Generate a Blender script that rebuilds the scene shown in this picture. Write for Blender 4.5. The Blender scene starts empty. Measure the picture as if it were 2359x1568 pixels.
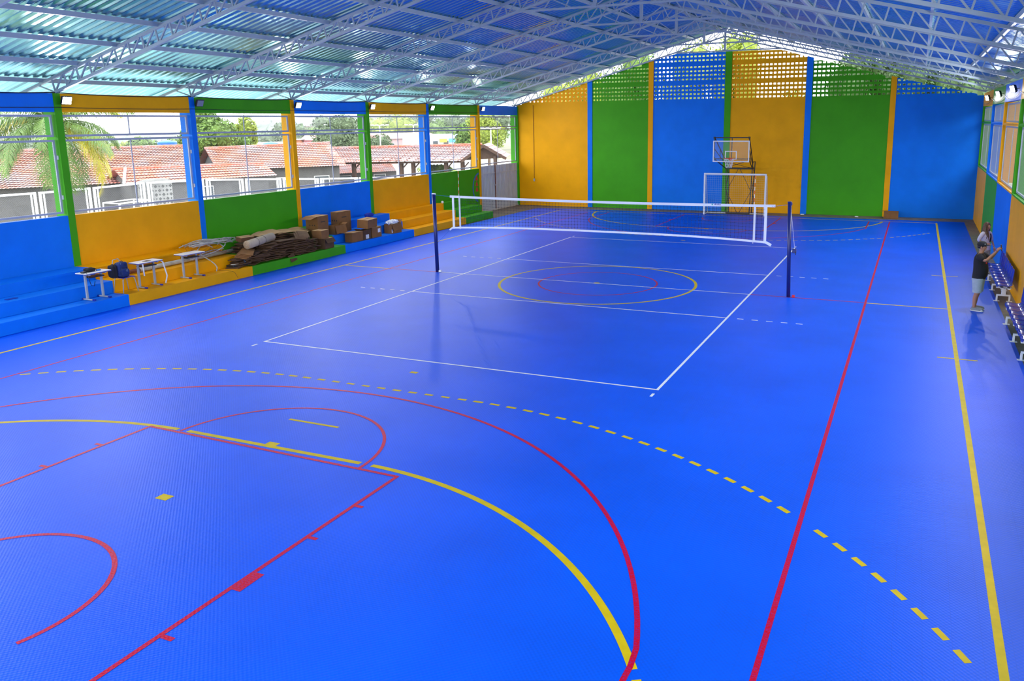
import bpy, bmesh, math, random
from mathutils import Vector, Matrix

rnd = random.Random(7)
scene = bpy.context.scene
col = scene.collection
PI = math.pi

# ------------------------------------------------------------------ camera
cam_d = bpy.data.cameras.new('camera')
cam = bpy.data.objects.new('camera', cam_d)
col.objects.link(cam)
scene.camera = cam
W, H = 2359.0, 1568.0
FPX, CXP, CYP = 1886.567, 1277.257, 664.540
cam_d.sensor_fit = 'HORIZONTAL'
cam_d.sensor_width = 36.0
cam_d.lens = FPX / W * 36.0
cam_d.shift_x = (W / 2 - CXP) / W
cam_d.shift_y = (CYP - H / 2) / W
cam_d.clip_end = 2000
_r = Vector((0.91598302, 0.40106418, -0.01107366))
_u = Vector((-0.06993348, 0.18677577, 0.97991026))
_f = Vector((-0.39507519, 0.89680674, -0.19913125))
cam.matrix_world = Matrix(((_r.x, _u.x, -_f.x, 8.408), (_r.y, _u.y, -_f.y, -22.181), (_r.z, _u.z, -_f.z, 4.662), (0, 0, 0, 1)))

# ------------------------------------------------------------------ world, exposure
world = bpy.data.worlds.new('overcast_sky')
scene.world = world
world.use_nodes = True
wn = world.node_tree.nodes
bgn = wn['Background']
bgn.inputs[0].default_value = (0.90, 0.95, 1.0, 1)
bgn.inputs[1].default_value = 4.0
scene.view_settings.view_transform = 'Standard'
scene.view_settings.look = 'None'
scene.view_settings.gamma = 1.0
scene.view_settings.use_curve_mapping = False
scene.view_settings.exposure = 0.36
LAMP_W = 110.0

# ------------------------------------------------------------------ materials
MATS = {}
def mat(name, color, rough=0.6, metal=0.0, noise=0.0, nscale=8.0, bump=0.0, bscale=40.0, emit=None, estr=0.0, spec=0.5, alpha=1.0, trans=0.0):
    m = bpy.data.materials.new(name); m.use_nodes = True
    nt = m.node_tree; b = nt.nodes['Principled BSDF']
    b.inputs['Base Color'].default_value = (*color, 1)
    b.inputs['Roughness'].default_value = rough
    b.inputs['Metallic'].default_value = metal
    b.inputs['Specular IOR Level'].default_value = spec
    b.inputs['Alpha'].default_value = alpha
    b.inputs['Transmission Weight'].default_value = trans
    if emit:
        b.inputs['Emission Color'].default_value = (*emit, 1)
        b.inputs['Emission Strength'].default_value = estr
    if noise or bump:
        tc = nt.nodes.new('ShaderNodeTexCoord')
    if noise:
        nz = nt.nodes.new('ShaderNodeTexNoise'); nz.inputs['Scale'].default_value = nscale; nz.inputs['Detail'].default_value = 5
        mp = nt.nodes.new('ShaderNodeMapRange'); mp.inputs[1].default_value = 0.3; mp.inputs[2].default_value = 0.7
        mp.inputs[3].default_value = 1 - noise; mp.inputs[4].default_value = 1 + noise
        mx = nt.nodes.new('ShaderNodeVectorMath'); mx.operation = 'SCALE'
        mx.inputs[0].default_value = color
        nt.links.new(tc.outputs['Object'], nz.inputs['Vector']); nt.links.new(nz.outputs[0], mp.inputs[0])
        nt.links.new(mp.outputs[0], mx.inputs['Scale']); nt.links.new(mx.outputs[0], b.inputs['Base Color'])
    if bump:
        bn = nt.nodes.new('ShaderNodeTexNoise'); bn.inputs['Scale'].default_value = bscale; bn.inputs['Detail'].default_value = 3
        bp = nt.nodes.new('ShaderNodeBump'); bp.inputs['Strength'].default_value = bump; bp.inputs['Distance'].default_value = 0.02
        nt.links.new(tc.outputs['Object'], bn.inputs['Vector']); nt.links.new(bn.outputs[0], bp.inputs['Height'])
        nt.links.new(bp.outputs[0], b.inputs['Normal'])
    MATS[name] = m
    return m

BLUE = mat('blue_wall_paint', (0.0, 0.185, 0.84), 0.5, noise=0.06, nscale=1.3, bump=0.15, bscale=30, spec=0.15)
YELL = mat('yellow_wall_paint', (0.92, 0.41, 0.0), 0.5, noise=0.06, nscale=1.3, bump=0.15, bscale=30, spec=0.15)
GREN = mat('green_wall_paint', (0.055, 0.36, 0.008), 0.5, noise=0.06, nscale=1.3, bump=0.15, bscale=30, spec=0.15)
WALLC = {'b': BLUE, 'y': YELL, 'g': GREN}
STEEL = mat('pale_grey_steel_paint', (0.36, 0.44, 0.52), 0.4, noise=0.05, nscale=3)
FRAME = mat('grey_window_frame_paint', (0.40, 0.43, 0.52), 0.45)
WIRE = mat('galvanised_wire', (0.26, 0.27, 0.29), 0.5, metal=0.3)
CONC = mat('bare_concrete', (0.20, 0.165, 0.125), 0.8, noise=0.25, nscale=2.5, bump=0.2)
WHITE_LINE = mat('white_court_paint', (0.80, 0.84, 0.88), 0.5)
YELL_LINE = mat('yellow_court_paint', (0.62, 0.46, 0.0), 0.55, noise=0.10, nscale=6, spec=0.2)
WHITEP = mat('white_steel_paint', (0.80, 0.82, 0.84), 0.4)
NAVY = mat('navy_steel_paint', (0.010, 0.020, 0.16), 0.35)
BLACKM = mat('black_steel_paint', (0.012, 0.012, 0.015), 0.45)
BLACKP = mat('black_plastic', (0.015, 0.015, 0.018), 0.4)
WEBBING = mat('white_net_webbing', (0.78, 0.82, 0.90), 0.7)
NETCORD = mat('dark_net_cord', (0.012, 0.016, 0.06), 0.8)
NETWHITE = mat('white_net_cord', (0.75, 0.78, 0.80), 0.8)
CARD = mat('brown_cardboard', (0.25, 0.11, 0.032), 0.85, noise=0.12, nscale=5)
CARDD = mat('dark_brown_cardboard', (0.105, 0.050, 0.020), 0.85, noise=0.2, nscale=6)
CARDL = mat('pale_cardboard', (0.48, 0.29, 0.13), 0.85, noise=0.1, nscale=6)
KRAFT = mat('grey_kraft_roll', (0.44, 0.36, 0.27), 0.8, noise=0.12, nscale=5)
LABELW = mat('white_paper', (0.8, 0.8, 0.8), 0.7)
PVC = mat('pale_grey_pipe', (0.48, 0.46, 0.38), 0.5, noise=0.2, nscale=6)
CONDUIT = mat('grey_conduit', (0.46, 0.45, 0.44), 0.55, noise=0.2, nscale=9)
RUST = mat('rusty_brown', (0.20, 0.06, 0.025), 0.8, noise=0.3, nscale=8)
DESKTOP = mat('pale_desk_laminate', (0.72, 0.72, 0.74), 0.35)
BLUEPL = mat('blue_plastic', (0.012, 0.025, 0.34), 0.3)
GREYM = mat('grey_tube_paint', (0.38, 0.41, 0.44), 0.4)
SEATP = mat('glossy_blue_seat_plastic', (0.006, 0.012, 0.36), 0.18)
DARKCL = mat('black_cloth', (0.012, 0.012, 0.018), 0.85)
GLASSY = mat('clear_acrylic', (0.85, 0.9, 0.95), 0.05, alpha=0.06)
ORANGE = mat('orange_rim_paint', (0.75, 0.09, 0.01), 0.4)
REDP = mat('red_paint', (0.62, 0.012, 0.03), 0.5)
LENS = mat('floodlight_led', (1, 1, 1), 0.5, emit=(1.0, 0.98, 0.95), estr=60.0)
GREYLENS = mat('unlit_lamp_glass', (0.30, 0.32, 0.35), 0.15)
GATE = mat('light_grey_sheet_paint', (0.55, 0.56, 0.58), 0.5, noise=0.06, nscale=2)
TREEG = [mat('leaf_mid_green', (0.115, 0.205, 0.025), 0.55, noise=0.35, nscale=1.5),
         mat('leaf_yellow_green', (0.25, 0.32, 0.03), 0.55, noise=0.3, nscale=1.5),
         mat('leaf_dark_green', (0.055, 0.115, 0.025), 0.5, noise=0.35, nscale=1.5),
         mat('leaf_grey_green', (0.115, 0.165, 0.075), 0.6, noise=0.3, nscale=1.2)]
PALML = [mat('palm_leaf_green', (0.11, 0.19, 0.03), 0.5, noise=0.3, nscale=2), mat('palm_leaf_yellow', (0.40, 0.34, 0.01), 0.5, noise=0.3, nscale=2)]
BARK = mat('grey_bark', (0.16, 0.11, 0.075), 0.9, noise=0.3, nscale=6, bump=0.4)
GROUND = mat('outdoor_earth', (0.20, 0.19, 0.11), 0.9, noise=0.4, nscale=0.25)
PAVE = mat('pale_paving', (0.42, 0.41, 0.40), 0.85, noise=0.15, nscale=0.5)
HILLM = mat('distant_forest', (0.10, 0.15, 0.08), 0.9, noise=0.45, nscale=0.06)
WOODD = mat('dark_timber', (0.085, 0.045, 0.028), 0.8, noise=0.3, nscale=6)
STUCCO = mat('grey_stucco', (0.11, 0.105, 0.10), 0.9, noise=0.15, nscale=2)
PINKW = mat('pink_wall', (0.62, 0.25, 0.30), 0.85, noise=0.1, nscale=2)
ORANW = mat('orange_wall', (0.62, 0.22, 0.10), 0.85, noise=0.1, nscale=2)
CREAMW = mat('cream_wall', (0.62, 0.55, 0.46), 0.85, noise=0.1, nscale=2)
BLUEW = mat('pale_blue_wall', (0.42, 0.50, 0.68), 0.85, noise=0.08, nscale=2)
WINDG = mat('dark_window_glass', (0.06, 0.07, 0.08), 0.15)
TANKB = mat('blue_water_tank', (0.05, 0.20, 0.62), 0.4)
GREYROOF = mat('grey_fibre_roof', (0.36, 0.36, 0.37), 0.8, noise=0.15, nscale=1)
CYANB = mat('cyan_banner', (0.10, 0.45, 0.75), 0.6)
YELB = mat('yellow_banner', (0.80, 0.45, 0.06), 0.6)
WHITEW = mat('whitewashed_wall', (0.62, 0.60, 0.58), 0.9, noise=0.15, nscale=2)
SKIN = mat('skin', (0.42, 0.19, 0.11), 0.5)
SKIN2 = mat('lighter_skin', (0.48, 0.23, 0.14), 0.5)
HAIRB = mat('brown_hair', (0.10, 0.045, 0.018), 0.5, noise=0.4, nscale=25)
HAIRK = mat('black_hair', (0.012, 0.009, 0.008), 0.5)
BLACKT = mat('black_tshirt', (0.010, 0.009, 0.013), 0.85)
GREYSH = mat('light_grey_shorts', (0.36, 0.42, 0.47), 0.85, noise=0.12, nscale=12)
BLOUSE = mat('white_blouse', (0.58, 0.56, 0.66), 0.8)
BEIGE = mat('beige_trousers', (0.40, 0.36, 0.29), 0.85)
SHOEG = mat('grey_shoe', (0.22, 0.24, 0.27), 0.6)
SHOEW = mat('white_shoe', (0.75, 0.77, 0.78), 0.55)
EYEW = mat('eye_white', (0.8, 0.8, 0.8), 0.3)
LIP = mat('lips', (0.40, 0.10, 0.08), 0.5)

def roof_metal():
    m = bpy.data.materials.new('galvanised_roof_sheet'); m.use_nodes = True
    nt = m.node_tree; b = nt.nodes['Principled BSDF']
    tc = nt.nodes.new('ShaderNodeTexCoord')
    nz = nt.nodes.new('ShaderNodeTexNoise'); nz.inputs['Scale'].default_value = 0.9; nz.inputs['Detail'].default_value = 4
    nt.links.new(tc.outputs['Object'], nz.inputs['Vector'])
    cr = nt.nodes.new('ShaderNodeMapRange'); cr.inputs[1].default_value = 0.3; cr.inputs[2].default_value = 0.7
    cr.inputs[3].default_value = 0.24; cr.inputs[4].default_value = 0.40
    nt.links.new(nz.outputs[0], cr.inputs[0]); nt.links.new(cr.outputs[0], b.inputs['Roughness'])
    b.inputs['Base Color'].default_value = (0.28, 0.58, 0.62, 1)
    b.inputs['Metallic'].default_value = 1.0
    MATS['roof'] = m
    return m
ROOFM = roof_metal()

def court_mat(name, base, alt=None, mixed=0.0):
    """modular sport tiles: raised dots, faint 25 cm joints; painted colours let a little of the tile show"""
    m = bpy.data.materials.new(name); m.use_nodes = True
    nt = m.node_tree; b = nt.nodes['Principled BSDF']; L = nt.links
    geo = nt.nodes.new('ShaderNodeNewGeometry')
    sep = nt.nodes.new('ShaderNodeSeparateXYZ'); L.new(geo.outputs['Position'], sep.inputs[0])
    def math_(op, a, bb=None):
        n = nt.nodes.new('ShaderNodeMath'); n.operation = op
        for i, x in enumerate((a, bb)):
            if x is None: continue
            if isinstance(x, (int, float)): n.inputs[i].default_value = x
            else: L.new(x, n.inputs[i])
        return n.outputs[0]
    k = 2 * PI / 0.05
    dots = math_('MULTIPLY', math_('SINE', math_('MULTIPLY', sep.outputs[0], k)), math_('SINE', math_('MULTIPLY', sep.outputs[1], k)))
    jx = math_('LESS_THAN', math_('FRACT', math_('MULTIPLY', sep.outputs[0], 4.0)), 0.012)
    jy = math_('LESS_THAN', math_('FRACT', math_('MULTIPLY', sep.outputs[1], 4.0)), 0.012)
    joint = math_('MAXIMUM', jx, jy)
    hgt = math_('SUBTRACT', math_('MULTIPLY', dots, 0.35), joint)
    bp = nt.nodes.new('ShaderNodeBump'); bp.inputs['Strength'].default_value = 0.6; bp.inputs['Distance'].default_value = 0.004
    L.new(hgt, bp.inputs['Height']); L.new(bp.outputs[0], b.inputs['Normal'])
    nz = nt.nodes.new('ShaderNodeTexNoise'); nz.inputs['Scale'].default_value = 0.6; nz.inputs['Detail'].default_value = 6
    L.new(geo.outputs['Position'], nz.inputs['Vector'])
    mp = nt.nodes.new('ShaderNodeMapRange'); mp.inputs[1].default_value = 0.3; mp.inputs[2].default_value = 0.7
    mp.inputs[3].default_value = 0.92; mp.inputs[4].default_value = 1.08
    L.new(nz.outputs[0], mp.inputs[0])
    tone = math_('SUBTRACT', math_('ADD', mp.outputs[0], math_('MULTIPLY', dots, 0.045)), math_('MULTIPLY', joint, 0.10))
    sc = nt.nodes.new('ShaderNodeVectorMath'); sc.operation = 'SCALE'; L.new(tone, sc.inputs['Scale'])
    if alt is None:
        sc.inputs[0].default_value = base
    else:
        mx = nt.nodes.new('ShaderNodeMix'); mx.data_type = 'RGBA'
        mx.inputs[6].default_value = (*base, 1); mx.inputs[7].default_value = (*alt, 1)
        n2 = nt.nodes.new('ShaderNodeTexNoise'); n2.inputs['Scale'].default_value = 60; L.new(geo.outputs['Position'], n2.inputs['Vector'])
        ms = nt.nodes.new('ShaderNodeMapRange'); ms.inputs[1].default_value = 0.45; ms.inputs[2].default_value = 0.7
        ms.inputs[3].default_value = 0; ms.inputs[4].default_value = mixed
        L.new(n2.outputs[0], ms.inputs[0]); L.new(ms.outputs[0], mx.inputs[0]); L.new(mx.outputs[2], sc.inputs[0])
    L.new(sc.outputs[0], b.inputs['Base Color'])
    b.inputs['Roughness'].default_value = 0.42
    b.inputs['Specular IOR Level'].default_value = 0.12
    return m
FLOORB = court_mat('blue_sport_tile', (0.0, 0.098, 0.82))
REDL = court_mat('red_court_paint', (0.58, 0.0, 0.015), (0.24, 0.02, 0.25), 0.7)

def tile_mat(name, c1, c2, rough):
    m = bpy.data.materials.new(name); m.use_nodes = True
    nt = m.node_tree; b = nt.nodes['Principled BSDF']; L = nt.links
    tc = nt.nodes.new('ShaderNodeTexCoord')
    nz = nt.nodes.new('ShaderNodeTexNoise'); nz.inputs['Scale'].default_value = 0.45; nz.inputs['Detail'].default_value = 7
    n2 = nt.nodes.new('ShaderNodeTexWhiteNoise')
    sn = nt.nodes.new('ShaderNodeVectorMath'); sn.operation = 'SNAP'; sn.inputs[1].default_value = (0.22, 0.22, 0.2)
    L.new(tc.outputs['Object'], nz.inputs['Vector']); L.new(tc.outputs['Object'], sn.inputs[0]); L.new(sn.outputs[0], n2.inputs['Vector'])
    ad = nt.nodes.new('ShaderNodeMath'); ad.operation = 'MULTIPLY_ADD'; ad.inputs[1].default_value = 0.22
    L.new(n2.outputs[0], ad.inputs[0]); L.new(nz.outputs[0], ad.inputs[2])
    mp = nt.nodes.new('ShaderNodeMapRange'); mp.inputs[1].default_value = 0.5; mp.inputs[2].default_value = 0.82
    L.new(ad.outputs[0], mp.inputs[0])
    mx = nt.nodes.new('ShaderNodeMix'); mx.data_type = 'RGBA'
    mx.inputs[6].default_value = (*c1, 1); mx.inputs[7].default_value = (*c2, 1)
    L.new(mp.outputs[0], mx.inputs[0]); L.new(mx.outputs[2], b.inputs['Base Color'])
    b.inputs['Roughness'].default_value = rough
    return m
TILE = tile_mat('red_clay_tile', (0.55, 0.15, 0.085), (0.36, 0.25, 0.25), 0.5)
TILEW = tile_mat('wet_clay_tile', (0.36, 0.12, 0.09), (0.28, 0.22, 0.25), 0.28)

# ------------------------------------------------------------------ mesh helpers
class MB:
    def __init__(s): s.v = []; s.f = []
    def add(s, vs, fs):
        o = len(s.v); s.v += [tuple(p) for p in vs]; s.f += [tuple(i + o for i in f) for f in fs]; return s
    def box(s, x0, y0, z0, x1, y1, z1):
        return s.add([(x0, y0, z0), (x1, y0, z0), (x1, y1, z0), (x0, y1, z0), (x0, y0, z1), (x1, y0, z1), (x1, y1, z1), (x0, y1, z1)],
                     [(0, 3, 2, 1), (4, 5, 6, 7), (0, 1, 5, 4), (1, 2, 6, 5), (2, 3, 7, 6), (3, 0, 4, 7)])
    def cbox(s, c, size, rz=0.0, rx=0.0, ry=0.0):
        m = Matrix.Rotation(rz, 3, 'Z') @ Matrix.Rotation(ry, 3, 'Y') @ Matrix.Rotation(rx, 3, 'X')
        h = [a / 2 for a in size]; c = Vector(c)
        vs = [c + m @ Vector((sx * h[0], sy * h[1], sz * h[2])) for sz in (-1, 1) for sx, sy in ((-1, -1), (1, -1), (1, 1), (-1, 1))]
        return s.add(vs, [(0, 3, 2, 1), (4, 5, 6, 7), (0, 1, 5, 4), (1, 2, 6, 5), (2, 3, 7, 6), (3, 0, 4, 7)])
    def bar(s, p, q, w, h=None, up=(0, 0, 1)):
        h = w if h is None else h
        p, q = Vector(p), Vector(q); d = (q - p).normalized(); up = Vector(up)
        if abs(d.dot(up)) > 0.98: up = Vector((0, 1, 0)) if abs(d.y) < 0.9 else Vector((1, 0, 0))
        a = d.cross(up).normalized(); b = a.cross(d).normalized()
        vs = [e + a * (sx * w / 2) + b * (sy * h / 2) for e in (p, q) for sx, sy in ((-1, -1), (1, -1), (1, 1), (-1, 1))]
        return s.add(vs, [(0, 1, 2, 3), (7, 6, 5, 4), (0, 4, 5, 1), (1, 5, 6, 2), (2, 6, 7, 3), (3, 7, 4, 0)])
    def tube(s, pts, r, n=8, cap=True):
        pts = [Vector(p) for p in pts]; m = len(pts)
        rs = r if isinstance(r, (list, tuple)) else [r] * m
        o = len(s.v); prev = None
        for i, p in enumerate(pts):
            d = (pts[min(i + 1, m - 1)] - pts[max(i - 1, 0)]).normalized()
            if prev is None:
                up = Vector((0, 0, 1)) if abs(d.z) < 0.9 else Vector((1, 0, 0))
                a = d.cross(up).normalized()
            else:
                a = (prev - d * prev.dot(d)).normalized()
            prev = a; b = d.cross(a)
            for k in range(n):
                t = 2 * PI * k / n
                s.v.append(tuple(p + (a * math.cos(t) + b * math.sin(t)) * rs[i]))
        for i in range(m - 1):
            for k in range(n):
                k2 = (k + 1) % n
                s.f.append((o + i * n + k, o + i * n + k2, o + (i + 1) * n + k2, o + (i + 1) * n + k))
        if cap:
            s.f.append(tuple(o + k for k in reversed(range(n)))); s.f.append(tuple(o + (m - 1) * n + k for k in range(n)))
        return s
    def prism(s, poly, ax, a0, a1):
        """extrude a 2D polygon along axis ax ('x','y','z')"""
        n = len(poly)
        def P(p, a):
            return {'x': (a, p[0], p[1]), 'y': (p[0], a, p[1]), 'z': (p[0], p[1], a)}[ax]
        vs = [P(p, a0) for p in poly] + [P(p, a1) for p in poly]
        fs = [tuple(reversed(range(n))), tuple(range(n, 2 * n))] + [(i, (i + 1) % n, n + (i + 1) % n, n + i) for i in range(n)]
        return s.add(vs, fs)
    def lathe(s, prof, c=(0, 0, 0), n=16):
        o = len(s.v); m = len(prof)
        for r, z in prof:
            for k in range(n):
                t = 2 * PI * k / n
                s.v.append((c[0] + r * math.cos(t), c[1] + r * math.sin(t), c[2] + z))
        for i in range(m - 1):
            for k in range(n):
                k2 = (k + 1) % n
                s.f.append((o + i * n + k, o + i * n + k2, o + (i + 1) * n + k2, o + (i + 1) * n + k))
        s.f.append(tuple(o + k for k in reversed(range(n)))); s.f.append(tuple(o + (m - 1) * n + k for k in range(n)))
        return s
    def mesh(s, name, m, smooth=False):
        me = bpy.data.meshes.new(name); me.from_pydata(s.v, [], s.f); me.validate(); me.update()
        bm = bmesh.new(); bm.from_mesh(me); bmesh.ops.recalc_face_normals(bm, faces=bm.faces); bm.to_mesh(me); bm.free()
        if m: me.materials.append(m)
        if smooth:
            me.polygons.foreach_set('use_smooth', [True] * len(me.polygons))
        return me
    def build(s, name, m, parent=None, smooth=False, bevel=0.0, lf=False):
        return link(name, s.mesh(name, m, smooth), parent, bevel, lf)

def link(name, me, parent=None, bevel=0.0, lf=False):
    o = bpy.data.objects.new(name, me); col.objects.link(o)
    if parent is not None:
        o.parent = parent
        if not lf: o.matrix_parent_inverse = parent.matrix_basis.inverted()   # lf: mesh given in the parent's own frame
    if bevel:
        b = o.modifiers.new('soft_edges', 'BEVEL'); b.width = bevel; b.segments = 2; b.limit_method = 'ANGLE'
    return o
def tag(o, label=None, cat=None, group=None, kind=None):
    if label: o['label'] = label
    if cat: o['category'] = cat
    if group: o['group'] = group
    if kind: o['kind'] = kind
    return o
def empty(name, loc=(0, 0, 0), rz=0.0):
    o = bpy.data.objects.new(name, None); col.objects.link(o)
    o.location = loc; o.rotation_euler = (0, 0, rz); o.empty_display_size = 0.2
    o.matrix_basis = Matrix.Translation(loc) @ Matrix.Rotation(rz, 4, 'Z')
    return o
def thing(name, label, cat, loc=(0, 0, 0), rz=0.0, group=None):
    return tag(empty(name, loc, rz), label, cat, group)
def copy_tree(o, parent=None):
    c = o.copy(); col.objects.link(c)
    if parent is not None: c.parent = parent
    for ch in list(o.children): copy_tree(ch, c)
    return c

# ------------------------------------------------------------------ dimensions (metres)
XL, XR, YF = -12.5, 10.97, 20.45          # inner faces of the side walls and the end wall
XC = -0.75                                # ridge
ZE_L, ZE_R, ZRIDGE = 5.58, 5.80, 8.74     # underside of the trusses at the walls and the ridge
PIL = [-16.15, -11.65, -7.15, -2.70, 1.85, 6.35, 10.93, 15.80]   # pillar centres, left wall
PW = 0.20
PILC = ['b', 'y', 'g', 'b', 'y', 'g', 'b', 'y']
BAYC = ['g', 'b', 'y', 'g', 'b', 'y', 'g']                       # panels between consecutive pillars
YN = -24.0                                # near end of what is built

# ------------------------------------------------------------------ floor
floor = tag(empty('floor'), 'blue modular sports court floor with painted lines', None, None, 'structure')
MB().box(-13.6, YN, -0.14, 12.2, YF + 0.6, -0.006).build('slab', CONC, floor)
court = MB().add([(-10.85, YN + 0.5, 0.0), (10.55, YN + 0.5, 0.0), (10.55, 19.2, 0.0), (-10.75, 19.2, 0.0), (-10.85, YN + 0.5, -0.01), (10.55, YN + 0.5, -0.01), (10.55, 19.2, -0.01), (-10.75, 19.2, -0.01)],
                 [(0, 1, 2, 3), (4, 7, 6, 5), (0, 4, 5, 1), (1, 5, 6, 2), (2, 6, 7, 3), (3, 7, 4, 0)]).build('court_surface', FLOORB, floor)
ZY, ZR, ZW = 0.0016, 0.0024, 0.0032
def line_mesh(pts, w, z):
    b = MB(); n = len(pts); L = []; Rr = []
    for i, p in enumerate(pts):
        p = Vector((p[0], p[1])); a = Vector(pts[max(i - 1, 0)][:2]); c = Vector(pts[min(i + 1, n - 1)][:2])
        d = (c - a).normalized(); nn = Vector((-d.y, d.x))
        L.append(p + nn * w / 2); Rr.append(p - nn * w / 2)
    vs = [(q.x, q.y, z) for q in L] + [(q.x, q.y, z) for q in Rr]
    return b.add(vs, [(i, n + i, n + i + 1, i + 1) for i in range(n - 1)])
nmark = [0]
def mark(name, pts, w, m):
    nmark[0] += 1
    return line_mesh(pts, w, {YELL_LINE: ZY, REDL: ZR, WHITE_LINE: ZW}[m] + .000004 * (nmark[0] % 150)).build(name, m, floor)
def gapped(name, path, w, m, gaps, d=.10):
    runs, cur = [], []
    for a, b in zip(path, path[1:]):
        k = max(1, int(math.dist(a, b) / .02))
        for i in range(k):
            q = (a[0] + (b[0] - a[0]) * i / k, a[1] + (b[1] - a[1]) * i / k)
            if any(math.dist(q, g) < d for g in gaps):
                if len(cur) > 1: runs.append(cur)
                cur = []
            else: cur.append(q)
    if len(cur) > 1: runs.append(cur)
    for r_ in runs: mark(name, r_[::4] + [r_[-1]], w, m)
def arc(cx, cy, r, a0, a1, n=48):
    return [(cx + r * math.cos(math.radians(a0 + (a1 - a0) * i / n)), cy + r * math.sin(math.radians(a0 + (a1 - a0) * i / n))) for i in range(n + 1)]
VBY = 8.81
for sy in (-1, 1):
    mark('volleyball_end_line', [(-4.5, sy * (VBY - .025)), (4.5, sy * (VBY - .025))], .05, WHITE_LINE)
    mark('volleyball_attack_line', [(-4.5, sy * 2.98), (4.5, sy * 2.98)], .05, WHITE_LINE)
    for sx in (-1, 1):
        mark('service_mark', [(sx * 4.475, sy * (VBY + .2)), (sx * 4.475, sy * (VBY + .37))], .05, WHITE_LINE)
        for i in range(5):
            x = 4.72 + i * .34
            mark('attack_line_dash', [(sx * x, sy * 2.98), (sx * (x + .15), sy * 2.98)], .045, WHITE_LINE)
for sx in (-1, 1):
    mark('volleyball_sideline', [(sx * 4.475, -VBY), (sx * 4.475, VBY)], .05, WHITE_LINE)
mark('centre_line', [(-5.4, -0.05), (4.5, -0.05)], .05, WHITE_LINE)
mark('centre_line', [(4.5, -0.05), (7.43, -0.05)], .05, REDL)
mark('centre_line', [(-7.27, -0.05), (-5.4, -0.05)], .05, REDL)
mark('centre_line', [(7.43, -0.08), (9.39, -0.10)], .07, YELL_LINE)
mark('centre_line', [(-9.10, -0.05), (-7.27, -0.05)], .07, YELL_LINE)
mark('sideline', [(-9.10, -20.0), (-9.10, 18.42)], .08, YELL_LINE)
mark('sideline', [(9.39, -20.0), (9.39, 18.42)], .08, YELL_LINE)
mark('goal_line', [(-9.14, 18.42), (9.43, 18.42)], .08, YELL_LINE)
mark('basketball_sideline', [(-7.27, -20.0), (-7.27, 17.9)], .05, REDL)
mark('basketball_sideline', [(7.435, -20.0), (7.435, 18.3)], .055, REDL)
mark('centre_circle', arc(0, 0.02, 2.88, 0, 360, 96), .08, YELL_LINE)
mark('jump_circle', arc(0.02, 0.02, 1.74, 0, 360, 72), .05, REDL)
mark('centre_spot', arc(0, 0, .05, 0, 360, 12), .09, YELL_LINE)
for y in (4.66, -4.78):
    mark('substitution_mark', [(9.04, y), (9.76, y)], .06, YELL_LINE)
# near end
gapped('penalty_area_arc', arc(-1.85, -19.1, 5.68, 152, 90, 30) + arc(1.6, -19.1, 5.68, 90, 18, 40), .085, YELL_LINE, [(6.44, -16.24), (1.63, -13.43), (-1.83, -13.43)], .085)
def dashes(cx0, cx1, cy, r, a0, a1, sgn):
    y_ = cy + r * sgn
    path = arc(cx0, cy, r, a0, 90 * sgn, 200) + [(cx0 + (cx1 - cx0) * i / 60, y_) for i in range(1, 60)] + arc(cx1, cy, r, 90 * sgn, a1, 200)
    acc = 0.0; cur = [path[0]]; on = True; segs = []
    for i in range(1, len(path)):
        p, q = Vector(path[i - 1]), Vector(path[i]); d = (q - p).length; acc += d
        if on: cur.append(path[i])
        if acc > (.165 if on else .125):
            if on: segs.append(cur)
            on = not on; cur = [path[i]]; acc = 0
    for s_ in segs:
        if min(abs(abs(s_[0][0]) - 7.4), abs(abs(s_[-1][0]) - 7.4), abs(abs(s_[0][0] + s_[-1][0]) / 2 - 7.4)) < .05: continue
        mark('free_throw_dash', [s_[0], s_[-1]], .07, YELL_LINE)
dashes(-1.75, 1.6, -19.15, 8.62, 150, 28, 1)
mark('seven_metre_line', [(-.61, -12.41), (.37, -12.41)], .06, YELL_LINE)
mark('penalty_spot', [(-.22, -13.36), (-.02, -13.36)], .17, YELL_LINE)
mark('four_metre_mark', [(-.24, -15.26), (-.05, -15.26)], .14, YELL_LINE)
mark('ten_metre_mark', [(-.21, -9.51), (-.05, -9.51)], .10, YELL_LINE)
mark('three_point_line', [(6.40, -20.0), (6.42, -16.12)] + arc(-.1, -17.6, 6.72, 15, 166, 80) + [(-6.6, -20.0)], .055, REDL)
mark('free_throw_line', [(-2.47, -13.50), (2.30, -13.60)], .055, REDL)
mark('lane_line', [(2.275, -13.58), (2.2, -20.0)], .055, REDL)
mark('lane_line', [(-2.455, -13.49), (-2.5, -20.0)], .055, REDL)
mark('free_throw_circle', arc(-.11, -13.52, 1.74, 178, -2, 40), .05, REDL)
mark('no_charge_arc', arc(-.08, -17.62, 1.24, 180, -18, 36), .055, REDL)
for y in (-14.52, -15.38, -17.4):
    mark('lane_mark', [(2.26, y), (2.40, y)], .055, REDL)
    mark('lane_mark', [(-2.46, y + .18), (-2.62, y + .18)], .055, REDL)
mark('neutral_zone_block', [(2.31, -16.2), (2.31, -16.55)], .14, REDL)
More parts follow.
